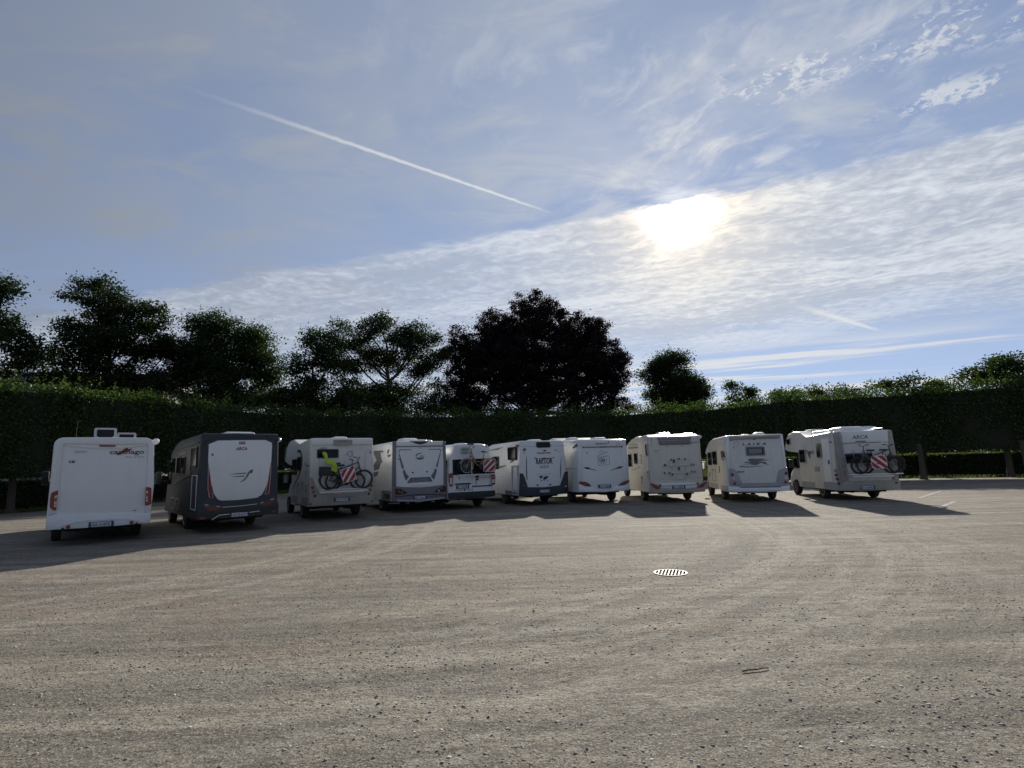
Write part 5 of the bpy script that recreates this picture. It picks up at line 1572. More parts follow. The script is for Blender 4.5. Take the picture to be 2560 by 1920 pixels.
# ----------------------------------------------------------------- 8: cream motorhome with an empty bike rack
def motorhome_empty_rack():
    v = Vehicle('motorhome', 'cream white motorhome with an empty folded bicycle rack on its rear wall', 'motorhome', (6.76, 24.06), 1.2, 2.80, 0.41,
                [(620, 220), (1650, 215), (690, 1360), (1750, 1350)], w=2.30, wt=2.24)
    v.wheels(1.72, 5.3)
    v.body([(0.0, 2.76, 0.42), (0.40, 2.835, 0.42), (0.8, 2.84, 0.42), (3.1, 2.78, 0.42), (3.9, 2.62, 0.42), (3.95, 2.6, 1.95), (4.7, 2.42, 2.0), (5.2, 2.2, 2.05)], 'cream', rr=0.11, rt=0.10)
    v.cab(3.95, 'cream')
    v.chassis(0.1, 5.4)
    for k, pts in enumerate(([(818, 268), (1466, 266), (1466, 316), (836, 318)], [(836, 330), (1466, 327), (1458, 394), (856, 398)])):
        o = v.panel('louvre_panel', pts, 'midgrey', 0.03)
        for j in range(3):
            yy = pts[0][1] + (j + .5) * (pts[2][1] - pts[0][1]) / 3
            v.line('louvre', [(pts[0][0] + 25, yy), (1452, yy - 1)], 'lightgrey', 0.012, 0.042, o)
    v.line('brake_light', [(856, 407), (1460, 402)], 'darkred', 0.022, 0.03)
    v.line('panel_seam', [(700, 262), (702, 410), (640, 412)], 'decal_pale', 0.012, 0.008)
    v.line('panel_seam', [(1606, 262), (1620, 405)], 'decal_pale', 0.012, 0.008)
    v.text('small_lettering', 'carado', (735, 510, 876, 530), 'decal_grey')
    v.text('fleet_number', '2', (783, 544, 806, 577), 'decal_dark', bold=0.04)
    v.line('outline_emblem', [(1508, 385), (1530, 360), (1575, 362), (1602, 378), (1508, 388)], 'decal_grey', 0.012)
    v.disc('latch', (1488, 378), 0.028, 'decal_dark', 0.014)
    v.disc('latch', (1018, 438), 0.022, 'decal_grey', 0.02)
    v.disc('latch', (1296, 434), 0.022, 'decal_grey', 0.02)
    v.line('small_lettering', [(775, 1086), (855, 1083)], 'decal_grey', 0.008)
    v.text('small_lettering', 'T 449', (893, 1068, 946, 1086), 'decal_grey')
    v.text('small_lettering', 'van', (1590, 1058, 1666, 1080), 'decal_pale')
    v.line('small_lettering', [(1425, 1076), (1585, 1072)], 'decal_pale', 0.008)
    rk = MB()
    def tb(pts, yy, r=.014):
        rk.tube([(*v.q(x, y)[:1], yv, v.q(x, y)[1]) for (x, y), yv in zip(pts, yy)], r, 7)
    tb([(1100, 845), (1105, 960), (1105, 1060), (1125, 1090), (1250, 1094), (1370, 1080), (1382, 1050), (1380, 960), (1372, 845)], [-.05] * 9, .013)
    tb([(930, 818), (1250, 820), (1520, 815)], [-.14] * 3, .022)
    tb([(945, 968), (1250, 968), (1530, 955)], [-.14] * 3, .018)
    tb([(1080, 705), (1350, 703)], [-.10] * 2, .013)
    tb([(1078, 705), (1080, 818)], [-.10, -.14])
    tb([(1236, 705), (1250, 818)], [-.10, -.14])
    tb([(1100, 845), (1100, 820)], [-.05, -.14])
    tb([(1372, 845), (1372, 818)], [-.05, -.14])
    tb([(1105, 965), (1105, 968)], [-.05, -.14])
    tb([(1380, 960), (1380, 965)], [-.05, -.14])
    rack = rk.build('bike_rack', M['alu'], v.root)
    for (x, y) in ((945, 818), (965, 806), (1470, 810), (1512, 815), (950, 968), (1042, 966), (1480, 955), (1530, 955), (1078, 708), (1225, 692), (1344, 705), (1104, 1000), (1388, 995)):
        a = v.q(x, y)
        MB().box(a[0] - .022, a[0] + .022, -.17, -.10, a[1] - .035, a[1] + .035).build('clamp', M['black'], rack, bevel=.006)
    for (x, y) in ((1126, 738), (1226, 886)):
        a = v.q(x, y)
        MB().box(a[0] - .025, a[0] + .025, -.18, -.10, a[1] - .07, a[1] + .07).build('clamp', M['black'], rack, bevel=.006)
    for pts, inner in (([(690, 1158), (742, 1170), (820, 1205), (884, 1240), (872, 1272), (812, 1287), (700, 1212)], [(735, 1195), (800, 1222), (848, 1246), (806, 1262)]),
                       ([(1762, 1136), (1700, 1182), (1640, 1215), (1600, 1232), (1620, 1268), (1700, 1262), (1758, 1200)], [(1735, 1175), (1680, 1212), (1640, 1230), (1690, 1240)])):
        o = v.panel('tail_light', pts, 'red', 0.066, r=0.02)
        v.panel('lens', inner, 'darkred', 0.071, o)
    v.panel('bumper', [(700, 1216), (812, 1290), (880, 1272), (960, 1290), (1240, 1306), (1500, 1290), (1620, 1272), (1700, 1266), (1756, 1210), (1748, 1345), (1240, 1372), (692, 1356)], 'beige', 0.07, bevel=0.016)
    v.panel('plate_surround', [(860, 1178), (960, 1165), (1240, 1158), (1520, 1160), (1600, 1175), (1610, 1225), (1560, 1262), (1400, 1284), (1110, 1284), (920, 1258), (876, 1230)], 'white_b', 0.045, bevel=0.01)
    v.line('surround_shadow_gap', [(905, 1222), (1080, 1222), (1240, 1214), (1600, 1206)], 'decal_dark', 0.018, 0.05)
    v.disc('reflector', (880, 1206), 0.045, 'darkred', 0.06)
    v.disc('reflector', (1600, 1190), 0.045, 'darkred', 0.06)
    v.plate((1110, 1220, 1360, 1275), 'EL 643MR')
    v.roof_box('roof_vent', -0.45, 0.12, 0.75, 1.4, 2.82, 0.13)
    v.roof_box('roof_vent', 0.50, 1.0, 0.35, 0.9, 2.80, 0.07)
    v.roof_box('solar_panel', -0.75, -0.28, 3.3, 4.0, 2.75, 0.16)
    v.awning(0.25, 3.9, 2.70, 'white', 0.08)
    v.window(2.95, 1.46, 3.72, 2.10)
    v.window(1.80, 1.60, 2.48, 2.12)
    v.window(0.04, 1.94, 0.30, 2.47, r=.10)
    v.hatch_door(0.02, 0.96, 0.26, 1.34)
    v.side('side_stripe', [(1.8, 2.32), (3.6, 2.34), (3.6, 2.40), (1.8, 2.38)], 'decal_grey', 0.006)
    v.side('side_stripe', [(1.8, 2.46), (3.6, 2.50), (3.6, 2.56), (1.8, 2.50)], 'beige', 0.006)
    v.side('side_stripe', [(1.5, 1.44), (3.3, 1.30), (3.4, 1.32), (1.5, 1.52)], 'decal_pale', 0.006)
    for k in range(5):
        v.side('fridge_vent', rect(1.1, 1.62 + k * .09, 1.5, 1.67 + k * .09), 'decal_pale', 0.012)
    v.hatch_door(1.2, 0.75, 1.35, 1.1)
    v.window(1.0, 1.5, 2.2, 2.2, sgn=1)
    return v


# ----------------------------------------------------------------- 9: motorhome with the winged hound
def motorhome_hound():
    v = Vehicle('motorhome', 'white motorhome with a running winged hound graphic below a small rear window', 'motorhome', (9.72, 23.09), -9.8, 2.68, 0.42,
                [(575, 230), (1715, 195), (640, 1340), (1840, 1327)], w=2.30, wt=2.20)
    v.wheels(1.80, 5.25)
    v.body([(0.0, 2.68, 0.42), (3.2, 2.66, 0.42), (4.1, 2.56, 0.42), (4.6, 2.44, 0.42), (4.65, 2.4, 1.95), (5.1, 2.25, 2.0)], 'dull', rr=0.05, rt=0.08)
    v.cab(4.35, 'dull')
    v.chassis(0.1, 5.6)
    v.panel('corner_trim', [(578, 240), (648, 238), (655, 500), (668, 880), (622, 895)], 'white_b', 0.03, bevel=0.01)
    v.panel('corner_trim', [(1660, 212), (1712, 208), (1790, 850), (1738, 872), (1700, 500)], 'white_b', 0.03, bevel=0.01)
    v.panel('spoiler', [(650, 250), (1100, 236), (1660, 214), (1652, 292), (1560, 284), (1180, 292), (800, 308), (690, 338), (655, 312)], 'beige', 0.035, bevel=0.006)
    v.panel('spoiler_shade', [(700, 318), (800, 300), (1180, 270), (1560, 262), (1630, 282), (1560, 286), (1180, 294), (800, 310)], 'midgrey', 0.042)
    v.disc('rear_camera', (1150, 300), 0.03, 'black', 0.05)
    v.text('lettering', 'LAIKA', (908, 378, 1385, 416), 'decal_dark', spacing=1.7, bold=0.03, shear=0.25)
    x, z = v.q(795, 395)
    MB().circle((x, -.008, z), 0.09, 0.007, 24, 5).build('oval_emblem', M['decal_pale'], v.root)
    v.text('fleet_number', '3', (730, 448, 754, 484), 'decal_dark', bold=0.04)
    w = MB().ring(rpoly(v.P([(976, 452), (1346, 446), (1366, 622), (996, 632)]), .04), rpoly(v.P([(1005, 480), (1322, 474), (1336, 596), (1020, 604)]), .03), -.035, .02).build('window', M['midgrey'], v.root)
    v.panel('pane', [(1003, 478), (1324, 472), (1338, 598), (1018, 606)], 'glass', 0.022, w, r=.03)
    v.panel('blind', [(1030, 490), (1298, 486), (1306, 575), (1180, 588), (1040, 590)], 'blind', 0.026, w)
    hound = [[(1015, 725), (1045, 690), (1090, 682), (1220, 688), (1385, 686), (1330, 702), (1290, 712), (1455, 708), (1420, 722), (1330, 728), (1220, 750), (1290, 748), (1370, 752), (1400, 770), (1385, 785), (1420, 800), (1488, 806), (1400, 808), (1330, 785), (1280, 772), (1230, 800), (1180, 820), (1140, 812), (1060, 805), (1085, 795), (1060, 782), (940, 768), (990, 748), (1050, 755), (1070, 740)]]
    for pts in hound:
        v.panel('hound_graphic', pts, 'decal_grey')
    v.panel('hound_graphic', [(915, 806), (1060, 798), (1070, 804), (930, 810)], 'decal_grey')
    v.panel('swoosh_graphic', [(852, 838), (880, 826), (960, 838), (1100, 842), (1250, 832), (1410, 828), (1260, 842), (1100, 858), (960, 858), (870, 850)], 'decal_grey')
    v.panel('handle', [(806, 936), (952, 932), (954, 954), (808, 958)], 'midgrey', 0.03, r=0.012)
    for pts, lamps in (([(650, 890), (700, 878), (765, 902), (830, 1000), (880, 1090), (906, 1160), (842, 1232), (665, 1216), (652, 1050)], ((712, 1000, 'red'), (738, 1085, 'clear'), (760, 1172, 'red'))),
                       ([(1642, 910), (1720, 892), (1800, 858), (1842, 1214), (1680, 1222), (1590, 1152), (1612, 1020)], ((1775, 975, 'red'), (1768, 1070, 'clear'), (1765, 1152, 'red')))):
        o = v.panel('light_cluster', pts, 'lightgrey', 0.045, bevel=0.012)
        for (x, y, m) in lamps:
            v.disc('lamp', (x, y), 0.065, m, 0.06, o)
    v.panel('rear_shelf', [(880, 1168), (1640, 1160), (1668, 1236), (872, 1246)], 'lightgrey', 0.06)
    v.panel('bumper', [(645, 1225), (842, 1240), (872, 1252), (1668, 1242), (1690, 1226), (1842, 1218), (1838, 1322), (1240, 1356), (642, 1336)], 'white_b', 0.085, bevel=0.016)
    v.line('bumper_gap', [(880, 1252), (1660, 1246)], 'black', 0.02, 0.09)
    v.line('bumper_crease', [(900, 1330), (1240, 1338), (1640, 1318)], 'decal_pale', 0.03, 0.09)
    v.plate((1125, 1255, 1395, 1305), 'EF 756LM')
    v.roof_box('roof_vent', 0.25, 0.66, 0.9, 1.45, 2.67, 0.14)
    v.roof_box('roof_vent', -0.36, -0.1, 0.3, 0.7, 2.67, 0.05)
    v.window(3.52, 1.46, 4.40, 2.05, frame='black')
    v.window(2.20, 1.49, 3.08, 2.08, frame='black')
    v.side('flower_graphic', [(1.05, 2.02), (0.85, 2.08), (0.5, 2.05), (0.3, 1.98), (0.42, 1.92), (0.2, 1.84), (0.3, 1.80), (0.6, 1.84), (0.75, 1.78), (1.0, 1.82), (0.9, 1.9)], 'decal_dark', 0.007)
    v.side('flower_graphic', [(1.15, 1.74), (0.7, 1.70), (0.3, 1.76), (0.7, 1.73)], 'decal_dark', 0.007)
    v.side('arch_line', [(4.5, .9), (4.35, 1.05), (3.9, 1.12), (4.3, 1.02), (4.44, .88)], 'decal_grey', 0.007)
    v.side('arch_line', [(1.6, 1.45), (1.55, 1.25), (1.75, 1.16), (2.1, 1.14), (1.72, 1.2), (1.62, 1.28)], 'decal_grey', 0.007)
    v.hatch_door(2.6, 0.75, 3.5, 1.3, 'decal_pale')
    v.side('skirt', [(0.06, .42), (1.36, .42), (1.36, .64), (0.06, .64)], 'lightgrey', 0.008)
    v.side('skirt', [(2.24, .42), (4.2, .42), (4.2, .64), (2.24, .64)], 'lightgrey', 0.008)
    v.window(1.0, 1.5, 2.2, 2.2, sgn=1)
    return v


# ----------------------------------------------------------------- 10: older overcab motorhome with ladder
def motorhome_ladder():
    v = Vehicle('motorhome', 'older white overcab motorhome with a rear ladder, roof rails and two bicycles', 'motorhome', (13.73, 22.46), -5.7, 2.70, 0.39,
                [(955, 180), (1880, 175), (1010, 1150), (1995, 1140)], w=2.30, wt=2.18)
    v.wheels(1.62, 4.5)
    v.body([(0.0, 2.70, 0.40), (0.5, 2.70, 0.40), (2.7, 2.62, 0.40), (3.0, 2.70, 0.40), (3.45, 2.84, 0.40), (3.5, 2.86, 1.92), (4.2, 2.90, 1.96), (4.75, 2.82, 2.0), (5.0, 2.6, 2.05), (5.1, 2.4, 2.1)], 'dull', rr=0.06, rt=0.09)
    v.cab(3.2, 'dull')
    v.chassis(0.1, 4.8)
    v.panel('corner_trim', [(958, 200), (1046, 196), (1112, 560), (1175, 1005), (1090, 1140), (1012, 1146), (992, 700)], 'beige', 0.04, bevel=0.012)
    v.panel('corner_trim', [(1822, 190), (1878, 186), (1935, 560), (1992, 1130), (1880, 1140), (1878, 900), (1842, 560)], 'beige', 0.04, bevel=0.012)
    v.panel('spoiler', [(1046, 192), (1812, 186), (1828, 362), (1082, 374)], 'white_b', 0.03, bevel=0.008)
    v.line('spoiler_seam', [(1084, 380), (1700, 372)], 'midgrey', 0.02, 0.012)
    v.text('lettering', 'ARCA', (1245, 250, 1503, 310), 'decal_grey', 0.036, shear=0.15, bold=0.02)
    v.panel('brake_light', [(1304, 346), (1466, 343), (1466, 357), (1304, 360)], 'red', 0.05)
    w = v.panel('window', [(1112, 548), (1560, 540), (1590, 700), (1134, 712)], 'midgrey', 0.03, r=.03)
    v.panel('pane', [(1122, 560), (1550, 552), (1576, 690), (1142, 702)], 'glass', 0.034, w, r=.02)
    v.line('window_gutter', [(1110, 534), (1570, 526)], 'alu', 0.03, 0.04)
    v.panel('bumper', [(1090, 998), (1480, 990), (1880, 992), (1990, 1000), (1993, 1136), (1500, 1152), (1012, 1148), (1076, 1060)], 'beige', 0.06, bevel=0.014)
    v.line('bumper_crease', [(1090, 1042), (1500, 1040), (1980, 1048)], 'lightgrey', 0.014, 0.065)
    for c, m in (((990, 818), 'lightgrey'), ((990, 890), 'red'), ((1008, 958), 'red'), ((1026, 1030), 'decal_dark'), ((1905, 880), 'red'), ((1918, 950), 'clear'), ((1926, 1030), 'darkred')):
        v.disc('tail_light', c, 0.052, m, 0.064, ring='midgrey')
    v.plate((1335, 1080, 1610, 1120), 'DV 526MZ')
    v.disc('plate_lamp', (1350, 1100), 0.03, 'clear', 0.09)
    v.panel('marker_lamp', [(890, 346), (930, 344), (930, 360), (890, 362)], 'decal_dark', 0.03)
    # ladder
    lm = MB()
    def lad(pts):
        lm.tube([(v.q(x, y)[0], yy, v.q(x, y)[1]) for x, y, yy in pts], .017, 7)
    lad([(942, 196, .25), (944, 186, .0), (958, 205, -.10), (1010, 560, -.11), (1082, 985, -.11), (1082, 1005, -.02)])
    lad([(1040, 196, .25), (1044, 186, .0), (1058, 205, -.10), (1108, 560, -.11), (1182, 985, -.11), (1182, 1000, -.02)])
    lad_o = lm.build('ladder', M['lightgrey'], v.root)
    for k in range(7):
        y = 270 + k * 112
        a, b = v.q(958 + (y - 205) * .158, y), v.q(1058 + (y - 205) * .158, y - 2)
        MB().tube([(a[0], -.11, a[1]), (b[0], -.11, b[1])], .015, 6).build('rung', M['lightgrey'], lad_o)
    rk = MB()
    a, b = v.q(1150, 885), v.q(1960, 865)
    rk.box(a[0], b[0], -.22, -.16, a[1] - .02, a[1] + .02)
    rk.box(a[0], b[0], -.40, -.34, a[1] - .02, a[1] + .02)
    a, b = v.q(1200, 918), v.q(1850, 900)
    rk.box(a[0], b[0], -.30, -.26, a[1] - .03, a[1] + .03)
    for xp in (1260, 1760):
        t, u = v.q(xp, 490), v.q(xp, 890)
        rk.tube([(t[0], 0, t[1]), (t[0], -.08, t[1]), (u[0], -.10, u[1]), (u[0], -.42, u[1])], .016, 7)
    rk.build('bike_rack', M['alu'], v.root)
    v.roof_box('air_conditioner', -0.5, 0.42, 0.7, 1.7, 2.69, 0.22)
    # satellite dish lying folded on the roof
    dish = MB().lathe([(0.0, .08), (.03, .26), (.07, .40), (.09, .40), (.05, .26), (.03, .05)], c=(0, 0, 0), axis='z', n=22).build('satellite_dish', M['white'], v.root)
    dish.location, dish.rotation_euler = (0.72, 1.2, 2.74), (R_(14), R_(-8), 0)
    for sx in (-1, 1):
        rr = MB().tube([(sx * .95, .35, 2.69), (sx * .95, .40, 2.80), (sx * .95, 2.3, 2.78), (sx * .95, 2.4, 2.66)], .018, 7)
        rr.build('roof_rail', M['alu'], v.root)
    v.roof_box('roof_vent', -0.5, 0.1, 3.6, 4.3, 2.88, 0.08)
    v.window(4.33, 2.30, 4.80, 2.60, frame='lightgrey', r=.03)
    v.window(2.76, 1.46, 3.42, 2.06, frame='lightgrey')
    v.window(1.12, 1.67, 1.56, 2.28, frame='lightgrey')
    o = v.side('entrance_door', rect(0.34, 0.72, 0.98, 2.44), 'white_b', 0.016, r=.05)
    MB().box(-v.w / 2 - .05, -v.w / 2, .42, .47, 1.42, 1.58).build('door_handle', M['black'], o, bevel=.006)
    v.side('side_graphic', [(2.62, 2.02), (2.5, 1.86), (2.3, 1.66), (2.42, 1.84), (1.95, 1.86), (2.45, 1.90), (1.9, 1.97), (2.5, 1.95)], 'decal_grey', 0.007)
    v.side('skirt', [(0.06, .40), (1.15, .40), (1.15, .70), (0.06, .70)], 'lightgrey', 0.008)
    v.side('skirt', [(2.06, .40), (3.45, .40), (3.45, .64), (2.06, .64)], 'lightgrey', 0.008)
    v.hatch_door(2.9, 0.45, 3.35, 0.60)
    v.side('fridge_vent', rect(1.5, 1.1, 1.9, 1.3), 'decal_pale')
    v.awning(0.3, 3.4, 2.60, 'white', 0.075)
    v.window(1.0, 1.5, 2.2, 2.2, sgn=1)
    return v


V = {1: motorhome_smooth_rear(), 2: motorhome_graphite(), 3: motorhome_overcab(), 4: motorhome_pillars(), 5: panel_van(),
     6: motorhome_dark_bumper(), 7: motorhome_clapper(), 8: motorhome_empty_rack(), 9: motorhome_hound(), 10: motorhome_ladder()}


# ================================================================= bicycles, warning panels, jacket
def bicycle(name, label, v, hubs, y, r, facing, paint='bike_black', style='diamond', tyre=0.028, guards=None, bar_turn=55, basket=False, carrier=False, pannier=False, rim='bike_black'):
    """hubs: rear-wall sketch positions of the left and right hub; the bicycle stands on the rack of vehicle v"""
    (x0, z0), (x1, z1) = v.q(*hubs[0]), v.q(*hubs[1])
    zc = (z0 + z1) / 2
    root = empty(name, v.world((x0 + x1) / 2, y, zc - r), v.th, label, 'bicycle')
    wb = abs(x1 - x0)
    f = facing
    P = M[paint]
    def q(x, z, yy=0.0):
        return (f * x, yy, z)
    for sx in (-1, 1):
        c = (sx * wb / 2, 0, r)
        w = MB().circle(c, r - tyre, tyre, 36, 8).build('wheel', M['rubber'], root)
        MB().circle(c, r - tyre * 2.2, 0.010, 36, 6).build('rim', M[rim], w)
        sp = MB()
        for k in range(14):
            a = 2 * math.pi * k / 14
            sp.tube([(c[0] + .02 * math.cos(a + .9), .02 * (-1) ** k, c[2] + .02 * math.sin(a + .9)), (c[0] + (r - tyre * 2) * math.cos(a), 0, c[2] + (r - tyre * 2) * math.sin(a))], .0028, 3)
        sp.lathe([(-.05, .014), (-.035, .022), (.035, .022), (.05, .014)], c=c, axis='y', n=10)
        sp.build('spokes', M[rim if rim == 'alu' else 'midgrey'], w)
        if guards:
            g = MB()
            a0, a1 = (20, 160) if sx * f > 0 else (10, 190)
            arc = [(c[0] + (r + .025) * math.cos(R_(a0 + (a1 - a0) * k / 14)), c[2] + (r + .025) * math.sin(R_(a0 + (a1 - a0) * k / 14))) for k in range(15)]
            inn = [(c[0] + (r + .018) * math.cos(R_(a0 + (a1 - a0) * k / 14)), c[2] + (r + .018) * math.sin(R_(a0 + (a1 - a0) * k / 14))) for k in range(15)]
            g.prism(arc + inn[::-1], -.026, .026)
            g.build('mudguard', M[guards], root)
    bb = (-wb / 2 + .44, r - .05)
    st = (bb[0] - .15, bb[1] + .46)
    ht, hb = (wb / 2 - .20, r + .60), (wb / 2 - .16, r + .44)
    fr = MB()
    if style == 'step':
        fr.tube([q(*bb), q(bb[0] + .18, bb[1] + .10), q(hb[0] - .12, hb[1] - .14), q(*hb)], .022, 8)
        fr.tube([q(st[0] + .06, bb[1] + .22), q(bb[0] + .20, bb[1] + .22), q(hb[0] - .10, hb[1] - .02), q(*ht)], .017, 8)
    else:
        fr.tube([q(*bb), q(*hb)], .022, 8)
        fr.tube([q(st[0] + .02, st[1] - .06), q(*ht)], .018, 8)
    fr.tube([q(*bb), q(*st)], .018, 8)
    fr.tube([q(*ht), q(*hb)], .022, 8)
    for s in (-1, 1):
        fr.tube([q(bb[0], bb[1], s * .02), q(-wb / 2, r, s * .06)], .011, 6)
        fr.tube([q(st[0] + .03, st[1] - .08, s * .02), q(-wb / 2, r, s * .06)], .009, 6)
    fr.build('frame', P, root)
    fk = MB()
    for s in (-1, 1):
        fk.tube([q(hb[0] + .005, hb[1] - .02, s * .045), q(hb[0] + .06, r + .22, s * .055), q(wb / 2, r, s * .055)], .013, 7)
    fk.tube([q(hb[0] + .005, hb[1] - .02, -.05), q(hb[0] + .005, hb[1] - .02, .05)], .016, 7)
    fk.build('fork', P, root)
    hbz = ht[1] + .13
    ca, sa = math.cos(R_(bar_turn)), math.sin(R_(bar_turn))
    hm = MB().tube([q(*ht), q(ht[0] - .01, hbz - .02), q(ht[0] + .02, hbz)], .014, 7)
    def bar(t, back, up):
        return (f * (ht[0] + .02) + sa * t - back * ca * f, ca * t, hbz + up)
    hm.tube([bar(-.30, .10, .05), bar(-.20, .04, .05), bar(-.07, 0, .0), bar(.07, 0, .0), bar(.20, .04, .05), bar(.30, .10, .05)], .011, 7)
    ho = hm.build('handlebar', M['black'], root)
    for t in (-1, 1):
        MB().tube([bar(t * .20, .045, .05), bar(t * .31, .105, .05)], .017, 8).build('grip', M['rubber'], ho)
    sd = MB().tube([q(*st), q(st[0] - .04, st[1] + .15)], .013, 7)
    sx_, sz_ = st[0] - .04, st[1] + .16
    sd.loft([[(f * (sx_ + a), b * w_, sz_ + c) for b, c in ((-1, -.02), (-.9, .02), (0, .035), (.9, .02), (1, -.02), (0, -.03))] for a, w_ in ((-.14, .04), (-.11, .085), (-.02, .06), (.07, .025), (.14, .018))])
    sd.build('saddle', M['black'], root)
    cr = MB().lathe([(-.055, .09), (-.050, .095), (-.045, .09)], c=q(bb[0], bb[1]), axis='y', n=22)
    for s, a in ((-1, 40), (1, 220)):
        e = (bb[0] + .165 * math.cos(R_(a)), bb[1] + .165 * math.sin(R_(a)))
        cr.tube([q(bb[0], bb[1], s * .05), q(e[0], e[1], s * .075)], .011, 6)
        cr.add([q(e[0] + dx, e[1] + dz, s * yy) for dx in (-.045, .045) for dz in (-.010, .010) for yy in (.08, .16)], [(0, 1, 3, 2), (4, 6, 7, 5), (0, 4, 5, 1), (2, 3, 7, 6), (0, 2, 6, 4), (1, 5, 7, 3)])
    cr.tube([q(bb[0], bb[1] + .07, -.05), q(-wb / 2, r + .035, -.05)], .006, 5)
    cr.tube([q(bb[0], bb[1] - .08, -.05), q(-wb / 2, r - .035, -.05)], .006, 5)
    cr.build('crankset', M['black'], root)
    if carrier:
        cm = MB()
        zt = r * 2 + .07
        for s in (-1, 1):
            cm.tube([q(st[0] + .02, zt, s * .05), q(-wb / 2 - .22, zt, s * .06), q(-wb / 2 - .24, zt, 0)], .007, 6)
            cm.tube([q(-wb / 2 - .02, zt, s * .06), q(-wb / 2, r, s * .07)], .006, 5)
        for k in range(4):
            cm.tube([q(-wb / 2 - .18 + k * .1, zt, -.06), q(-wb / 2 - .18 + k * .1, zt, .06)], .005, 5)
        cm.build('luggage_carrier', M['alu'], root)
    if basket:
        bm_ = MB()
        bx, bz = ht[0] + .26, ht[1] - .10
        top, bot = .17, .14
        for k in range(5):
            t = k / 4
            hw, z = bot + (top - bot) * t, bz + .24 * t
            bm_.tube([(f * bx - hw, -.13, z), (f * bx + hw, -.13, z), (f * bx + hw, .13, z), (f * bx - hw, .13, z)], .005, 4, closed=True)
        for sx in np.linspace(-1, 1, 9):
            for yy in (-.13, .13):
                bm_.tube([(f * bx + sx * bot, yy, bz), (f * bx + sx * top, yy, bz + .24)], .004, 4)
            bm_.tube([(f * bx + sx * bot, -.13, bz), (f * bx + sx * bot, .13, bz)], .004, 4)
        bm_.build('basket', M['black'], root)
    if pannier:
        MB().prism(rpoly([(f * (-wb / 2 - .34), r + .16), (f * (-wb / 2 + .08), r + .16), (f * (-wb / 2 + .06), r + .46), (f * (-wb / 2 - .32), r + .48)], .05), -.10, .10).build('pannier', M['black'], root, bevel=.02)
    return root


def clip_half(poly, a, b, c):
    """keep a*x+b*y<=c"""
    out = []
    for i in range(len(poly)):
        p, q = poly[i], poly[(i + 1) % len(poly)]
        dp, dq = a * p[0] + b * p[1] - c, a * q[0] + b * q[1] - c
        if dp <= 0:
            out.append(p)
        if (dp < 0 < dq) or (dq < 0 < dp):
            t = dp / (dp - dq)
            out.append((p[0] + (q[0] - p[0]) * t, p[1] + (q[1] - p[1]) * t))
    return out


def warning_panel(label, v, quad, y, direction, rounded=0.03, bands=((-.70, -.38), (-.16, .16), (.38, .70))):
    pts = v.P(quad)
    cx, cz = sum(p[0] for p in pts) / 4, sum(p[1] for p in pts) / 4
    root = empty('warning_panel', v.world(cx, y, cz), v.th, label, 'warning panel')
    L = [(p[0] - cx, p[1] - cz) for p in pts]
    h = homography([(0, 1), (1, 1), (1, 0), (0, 0)], L)
    MB().prism(rpoly(L, rounded), -.004, .004).build('board', M['sign_white'], root)
    for lo, hi in bands:
        sq = [(.03, .03), (.97, .03), (.97, .97), (.03, .97)]
        if direction > 0:
            a, b, k = 1, -1, 0
        else:
            a, b, k = 1, 1, 1
        sq = clip_half(sq, a, b, hi + k)
        sq = clip_half(sq, -a, -b, -(lo + k))
        if len(sq) > 2:
            MB().prism([h(*p) for p in sq], -.008, -.003).build('stripe', M['sign_red'], root, smooth=0)
    for (uu, vv) in ((.09, .91), (.91, .09), (.09, .09), (.91, .91)):
        x, z = h(uu, vv)
        MB().lathe([(0.0, .022), (-.011, .022), (-.014, .014)], c=(x, 0, z), axis='y', n=12).build('eyelet', M['darkred'], root)
    # the hook that ties it to the bicycle behind
    MB().tube([(0, .0, .05), (0, .10, .06), (0, .16, .02)], .006, 5).build('strap', M['black'], root)
    return root


bicycle('bicycle', 'large black bicycle on the rack of the overcab motorhome with beige bumper', V[3], ((812, 916), (1400, 872)), -0.36, 0.335, 1, 'bike_black', 'diamond', carrier=True, pannier=True, guards='black', bar_turn=35)
bicycle('bicycle', 'small dark bicycle squeezed between the large black one and the beige bumper motorhome', V[3], ((905, 930), (1320, 922)), -0.18, 0.285, 1, 'bike_grey', 'diamond', bar_turn=20)
warning_panel('tilted red and white striped panel hung on the large black bicycle', V[3], [(980, 742), (1212, 647), (1270, 884), (1040, 960)], -0.50, 1)
bicycle('bicycle', 'yellow city bicycle with a front basket on the panel van', V[5], ((1562, 556), (1932, 532)), -0.30, 0.31, -1, 'bike_yellow', 'step', tyre=0.019, guards='bike_white', basket=True, carrier=True, bar_turn=40, rim='alu')
warning_panel('upright red and white striped panel hung on the yellow city bicycle', V[5], [(1815, 452), (1992, 444), (1990, 642), (1802, 636)], -0.42, 1)
bicycle('bicycle', 'grey fat tyred bicycle, outer one on the rack of the motorhome with a ladder', V[10], ((1292, 738), (1790, 742)), -0.38, 0.345, -1, 'bike_grey', 'step', tyre=0.036, guards='black', bar_turn=60)
bicycle('bicycle', 'black bicycle nearest the wall on the rack of the motorhome with a ladder', V[10], ((1420, 745), (1905, 735)), -0.18, 0.335, 1, 'bike_black', 'diamond', tyre=0.032, guards='black', bar_turn=60)
warning_panel('red and white striped panel with cut corners hung on the two bicycles beside the ladder', V[10], [(1436, 588), (1680, 582), (1702, 792), (1462, 806)], -0.50, -1, rounded=0.12)

